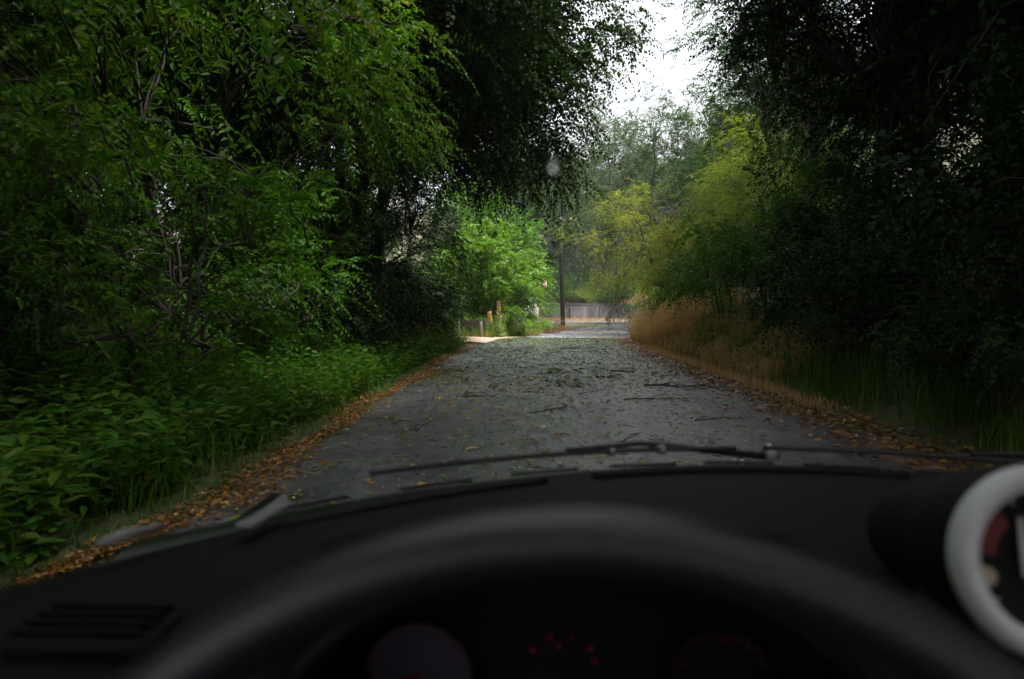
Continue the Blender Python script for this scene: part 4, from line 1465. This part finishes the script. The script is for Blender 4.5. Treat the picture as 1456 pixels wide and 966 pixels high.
# windscreen, cowl, wiper
mb = MB()
def screen(u, v):
    x = CX - .76 + 1.52 * u
    yb = wy(x) + .012; yt = .02 - .2 * (x - CX) ** 2
    xx = CX + (x - CX) * (1 - .14 * v)
    return (xx, yb + (yt - yb) * v, .972 + (1.46 - .972) * v + .02 * math.sin(PI * v))
mb.grid(screen, 24, 12)
part(mb, "windscreen", M['clear'], smooth=True)
mb = MB()
def cowl(u, v):
    x = CX - .70 + 1.40 * u
    return (x, wy(x) + .02 + .10 * v, .965 + .012 * math.sin(PI * v) - .012 * v - .01 * abs(x - CX))
mb.grid(cowl, 40, 6)
cowlo = part(mb, "cowl", M['gloss_black'], smooth=True)
for k in range(9):
    mb = MB(); x = CX - .56 + k * .14
    mb.box((x, wy(x) + .055, .979 - .01 * abs(x - CX)), (.1, .006, .004), Matrix.Rotation(-1.3 * (x - CX), 3, 'Z'), .001)
    mb.v = [tuple(Vector(p) - CO) for p in mb.v]; mb.build("slot", M['rubber'], cowlo)
def wiper(x0, x1, lift0, lift1, px, label):
    w = empty("wiper", (0, 0, 0)); w.parent = car
    def wp(mb, nm, mt, sm=True):
        mb.v = [tuple(Vector(p) - CO) for p in mb.v]
        return mb.build(nm, mt, w, sm)
    n = 20
    def pt(t, dz=0):
        x = x0 + (x1 - x0) * t
        f = lift0 + (lift1 - lift0) * t
        return Vector((x, wy(x) + .075 - f * 1.1, .992 + f + dz))
    mb = MB(); mb.tube([pt(k / n) for k in range(n + 1)], .0036, 8); wp(mb, "blade", M['rubber'])
    mb = MB(); mb.tube([Vector((px, wy(px) + .10, .978)), pt(.62, .008) + Vector((.05 * (1 if px > x0 else -1), .02, 0)), pt(.5, .004)], [.006, .004, .004], 8); wp(mb, "arm", M['rubber'])
    mb = MB(); mb.lathe([(0, .014), (.010, .012), (.013, .0), (.013, -.01)], 16, Matrix.Translation((px, wy(px) + .10, .985))); wp(mb, "pivot_cap", M['metal'])
    w["label"] = label
wiper(-.20, .30, .004, .004, .36, "wiper parked across the left half of the windscreen foot")
wiper(.34, .86, .006, .004, .92, "wiper parked before the passenger side")
for x in (.115, .19):
    mb = MB(); mb.box((x, wy(x) + .075, .995), (.018, .016, .012), None, .004)
    part(mb, "washer_jet", M['metal'])

# body around the camera
mb = MB()
def roof(u, v):
    x = CX - .66 + 1.32 * u
    y = .03 - 1.26 * v
    y -= .2 * (x - CX) ** 2 if v < .01 else 0
    return (x, y, 1.46 + .05 * math.sin(PI * u) * (1 - .3 * v) + .03 * math.sin(PI * v))
mb.grid(roof, 16, 12)
mb.grid(lambda u, v: tuple(Vector(roof(u, v)) + Vector((0, 0, .03))), 16, 12, flip=True)
part(mb, "roof", [M['headliner']], smooth=True)
for s in (-1, 1):
    mb = MB()
    mb.tube([(CX + s * .80, wy(CX + s * .80) + .0, .94), (CX + s * .74, .25, 1.22), (CX + s * .66, -.03, 1.475)], [.035, .03, .028], 10)
    part(mb, "windscreen_pillar", M['black'], smooth=True)
    mb = MB()
    mb.tube([(CX + s * .76, -.62, .9), (CX + s * .665, -.58, 1.48)], [.05, .04], 10)
    part(mb, "door_pillar", M['black'], smooth=True)
    mb = MB()
    mb.tube([(CX + s * .74, -1.36, .9), (CX + s * .655, -1.22, 1.48)], [.07, .06], 10)
    part(mb, "rear_pillar", M['black'], smooth=True)
    mb = MB()
    def door(u, v):
        y = -.60 + 1.15 * u
        z = .28 + .66 * v
        return (CX + s * (.78 + .03 * math.sin(PI * v)), y, z)
    mb.grid(door, 10, 8, flip=(s > 0))
    mb.grid(lambda u, v: tuple(Vector(door(u, v)) - Vector((s * .05, 0, 0))), 10, 8, flip=(s < 0))
    mb.box((CX + s * .775, -.03, .945), (.09, 1.16, .03), None, .01)
    d = part(mb, "door", M['paint'], smooth=True)
    mb = MB()
    mb.box((CX + s * .83, -.42, .82), (.03, .16, .03), None, .01)
    mb.v = [tuple(Vector(p) - CO) for p in mb.v]; mb.build("handle", M['black'], d)
    mb = MB()
    mb.grid(lambda u, v: (CX + s * (.775 - .11 * v), -.58 + (1.05 - .50 * v) * u, .955 + .51 * v), 4, 4)
    part(mb, "side_window", M['clear'])
    mb = MB()
    mb.box((CX + s * .78, -.98, .62), (.06, .72, .68), None, .03)
    part(mb, "rear_wing", M['paint'])
    mb = MB()
    mb.box((CX + s * .74, .90, .62), (.12, .62, .52), None, .05)
    part(mb, "front_wing", M['paint'])
mb = MB(); mb.box((CX, -1.33, .62), (1.5, .06, .68), None, .02); part(mb, "tailgate", M['paint'])
mb = MB(); mb.grid(lambda u, v: (CX - .64 + 1.28 * u, -1.35 + .12 * v, .96 + .52 * v), 4, 4); part(mb, "rear_window", M['clear'])
mb = MB(); mb.box((CX, -.2, .27), (1.5, 2.2, .05), None, .01); part(mb, "floor", M['black'])
mb = MB()
def bonnet(u, v):
    x = CX - .68 + 1.36 * u
    return (x, wy(x) + .12 + .40 * v, .945 - .02 * abs(x - CX) - .20 * v ** 1.4)
mb.grid(bonnet, 16, 8); part(mb, "bonnet", M['paint'], smooth=True)
mb = MB(); mb.box((CX, 1.42, .5), (1.36, .12, .4), None, .05); part(mb, "front_bumper", M['paint'])
for s in (-1, 1):
    for y in (1.02, -.95):
        w = MB()
        mt = Matrix.Translation((CX + s * .70, y, .29)) @ Matrix.Rotation(PI / 2, 4, 'Y')
        w.lathe([(.17, -.07), (.26, -.07), (.285, -.05), (.285, .05), (.26, .07), (.17, .07)], 28, mt)
        wo_ = part(w, "wheel", M['rubber'], smooth=True)
        w = MB(); w.lathe([(0, .03 * s), (.08, .05 * s), (.172, .06 * s), (.172, -.06 * s)], 24, mt)
        w.v = [tuple(Vector(p) - CO) for p in w.v]; w.build("hub", M['metal'], wo_, True)
    mb = MB()
    mb.box((CX + s * .36, -.42, .56), (.48, .46, .16), None, .05)
    so = part(mb, "seat", M['seat'])
    mb = MB(); mb.box((CX + s * .36, -.70, .88), (.46, .14, .58), Matrix.Rotation(.25, 3, 'X'), .05)
    mb.v = [tuple(Vector(p) - CO) for p in mb.v]; mb.build("backrest", M['seat'], so)
    mb = MB(); mb.box((CX + s * .36, -.79, 1.25), (.26, .10, .17), Matrix.Rotation(.25, 3, 'X'), .04)
    mb.v = [tuple(Vector(p) - CO) for p in mb.v]; mb.build("headrest", M['seat'], so)

# raindrops on the outside of the windscreen
for k, (px, py, r, lab) in enumerate(((788, 237, .0042, "round raindrop on the windscreen before the dark canopy"),)):
    d = Vector(((px - 755) / 970, 1, (440 - py) / 970))
    # meet the glass: march along the sight line
    t = .2
    while t < 1.2:
        p = EYE + d * t
        xb = p.x
        yb = wy(xb) + .012; yt = .02 - .2 * (xb - CX) ** 2
        v = (p.z - .972) / .488
        if p.y >= yb + (yt - yb) * v + .012: break
        t += .002
    mb = MB()
    mb.lathe([(r * math.cos(a), r * .55 * math.sin(a)) for a in np.linspace(-PI / 2 + .01, PI / 2 - .01, 9)], 16)
    o = mb.build("raindrop", M['water'], smooth=True)
    o.location = p; o.rotation_euler = (R_(-55), 0, 0)
    tag(o, lab, "raindrop")

# ------------------------------------------------------------------ damp air
mb = MB(); mb.box((4, 58, 27), (250, 190, 60))
hz = bpy.data.materials.new("damp_air"); hz.use_nodes = True
hn = hz.node_tree; hn.nodes.remove(hn.nodes["Principled BSDF"])
pv = hn.nodes.new("ShaderNodeVolumePrincipled")
pv.inputs["Color"].default_value = (.92, .95, .97, 1)
pv.inputs["Density"].default_value = .0006
hn.links.new(pv.outputs[0], hn.nodes["Material Output"].inputs["Volume"])
ho = mb.build("haze", hz)
tag(ho, kind="stuff")
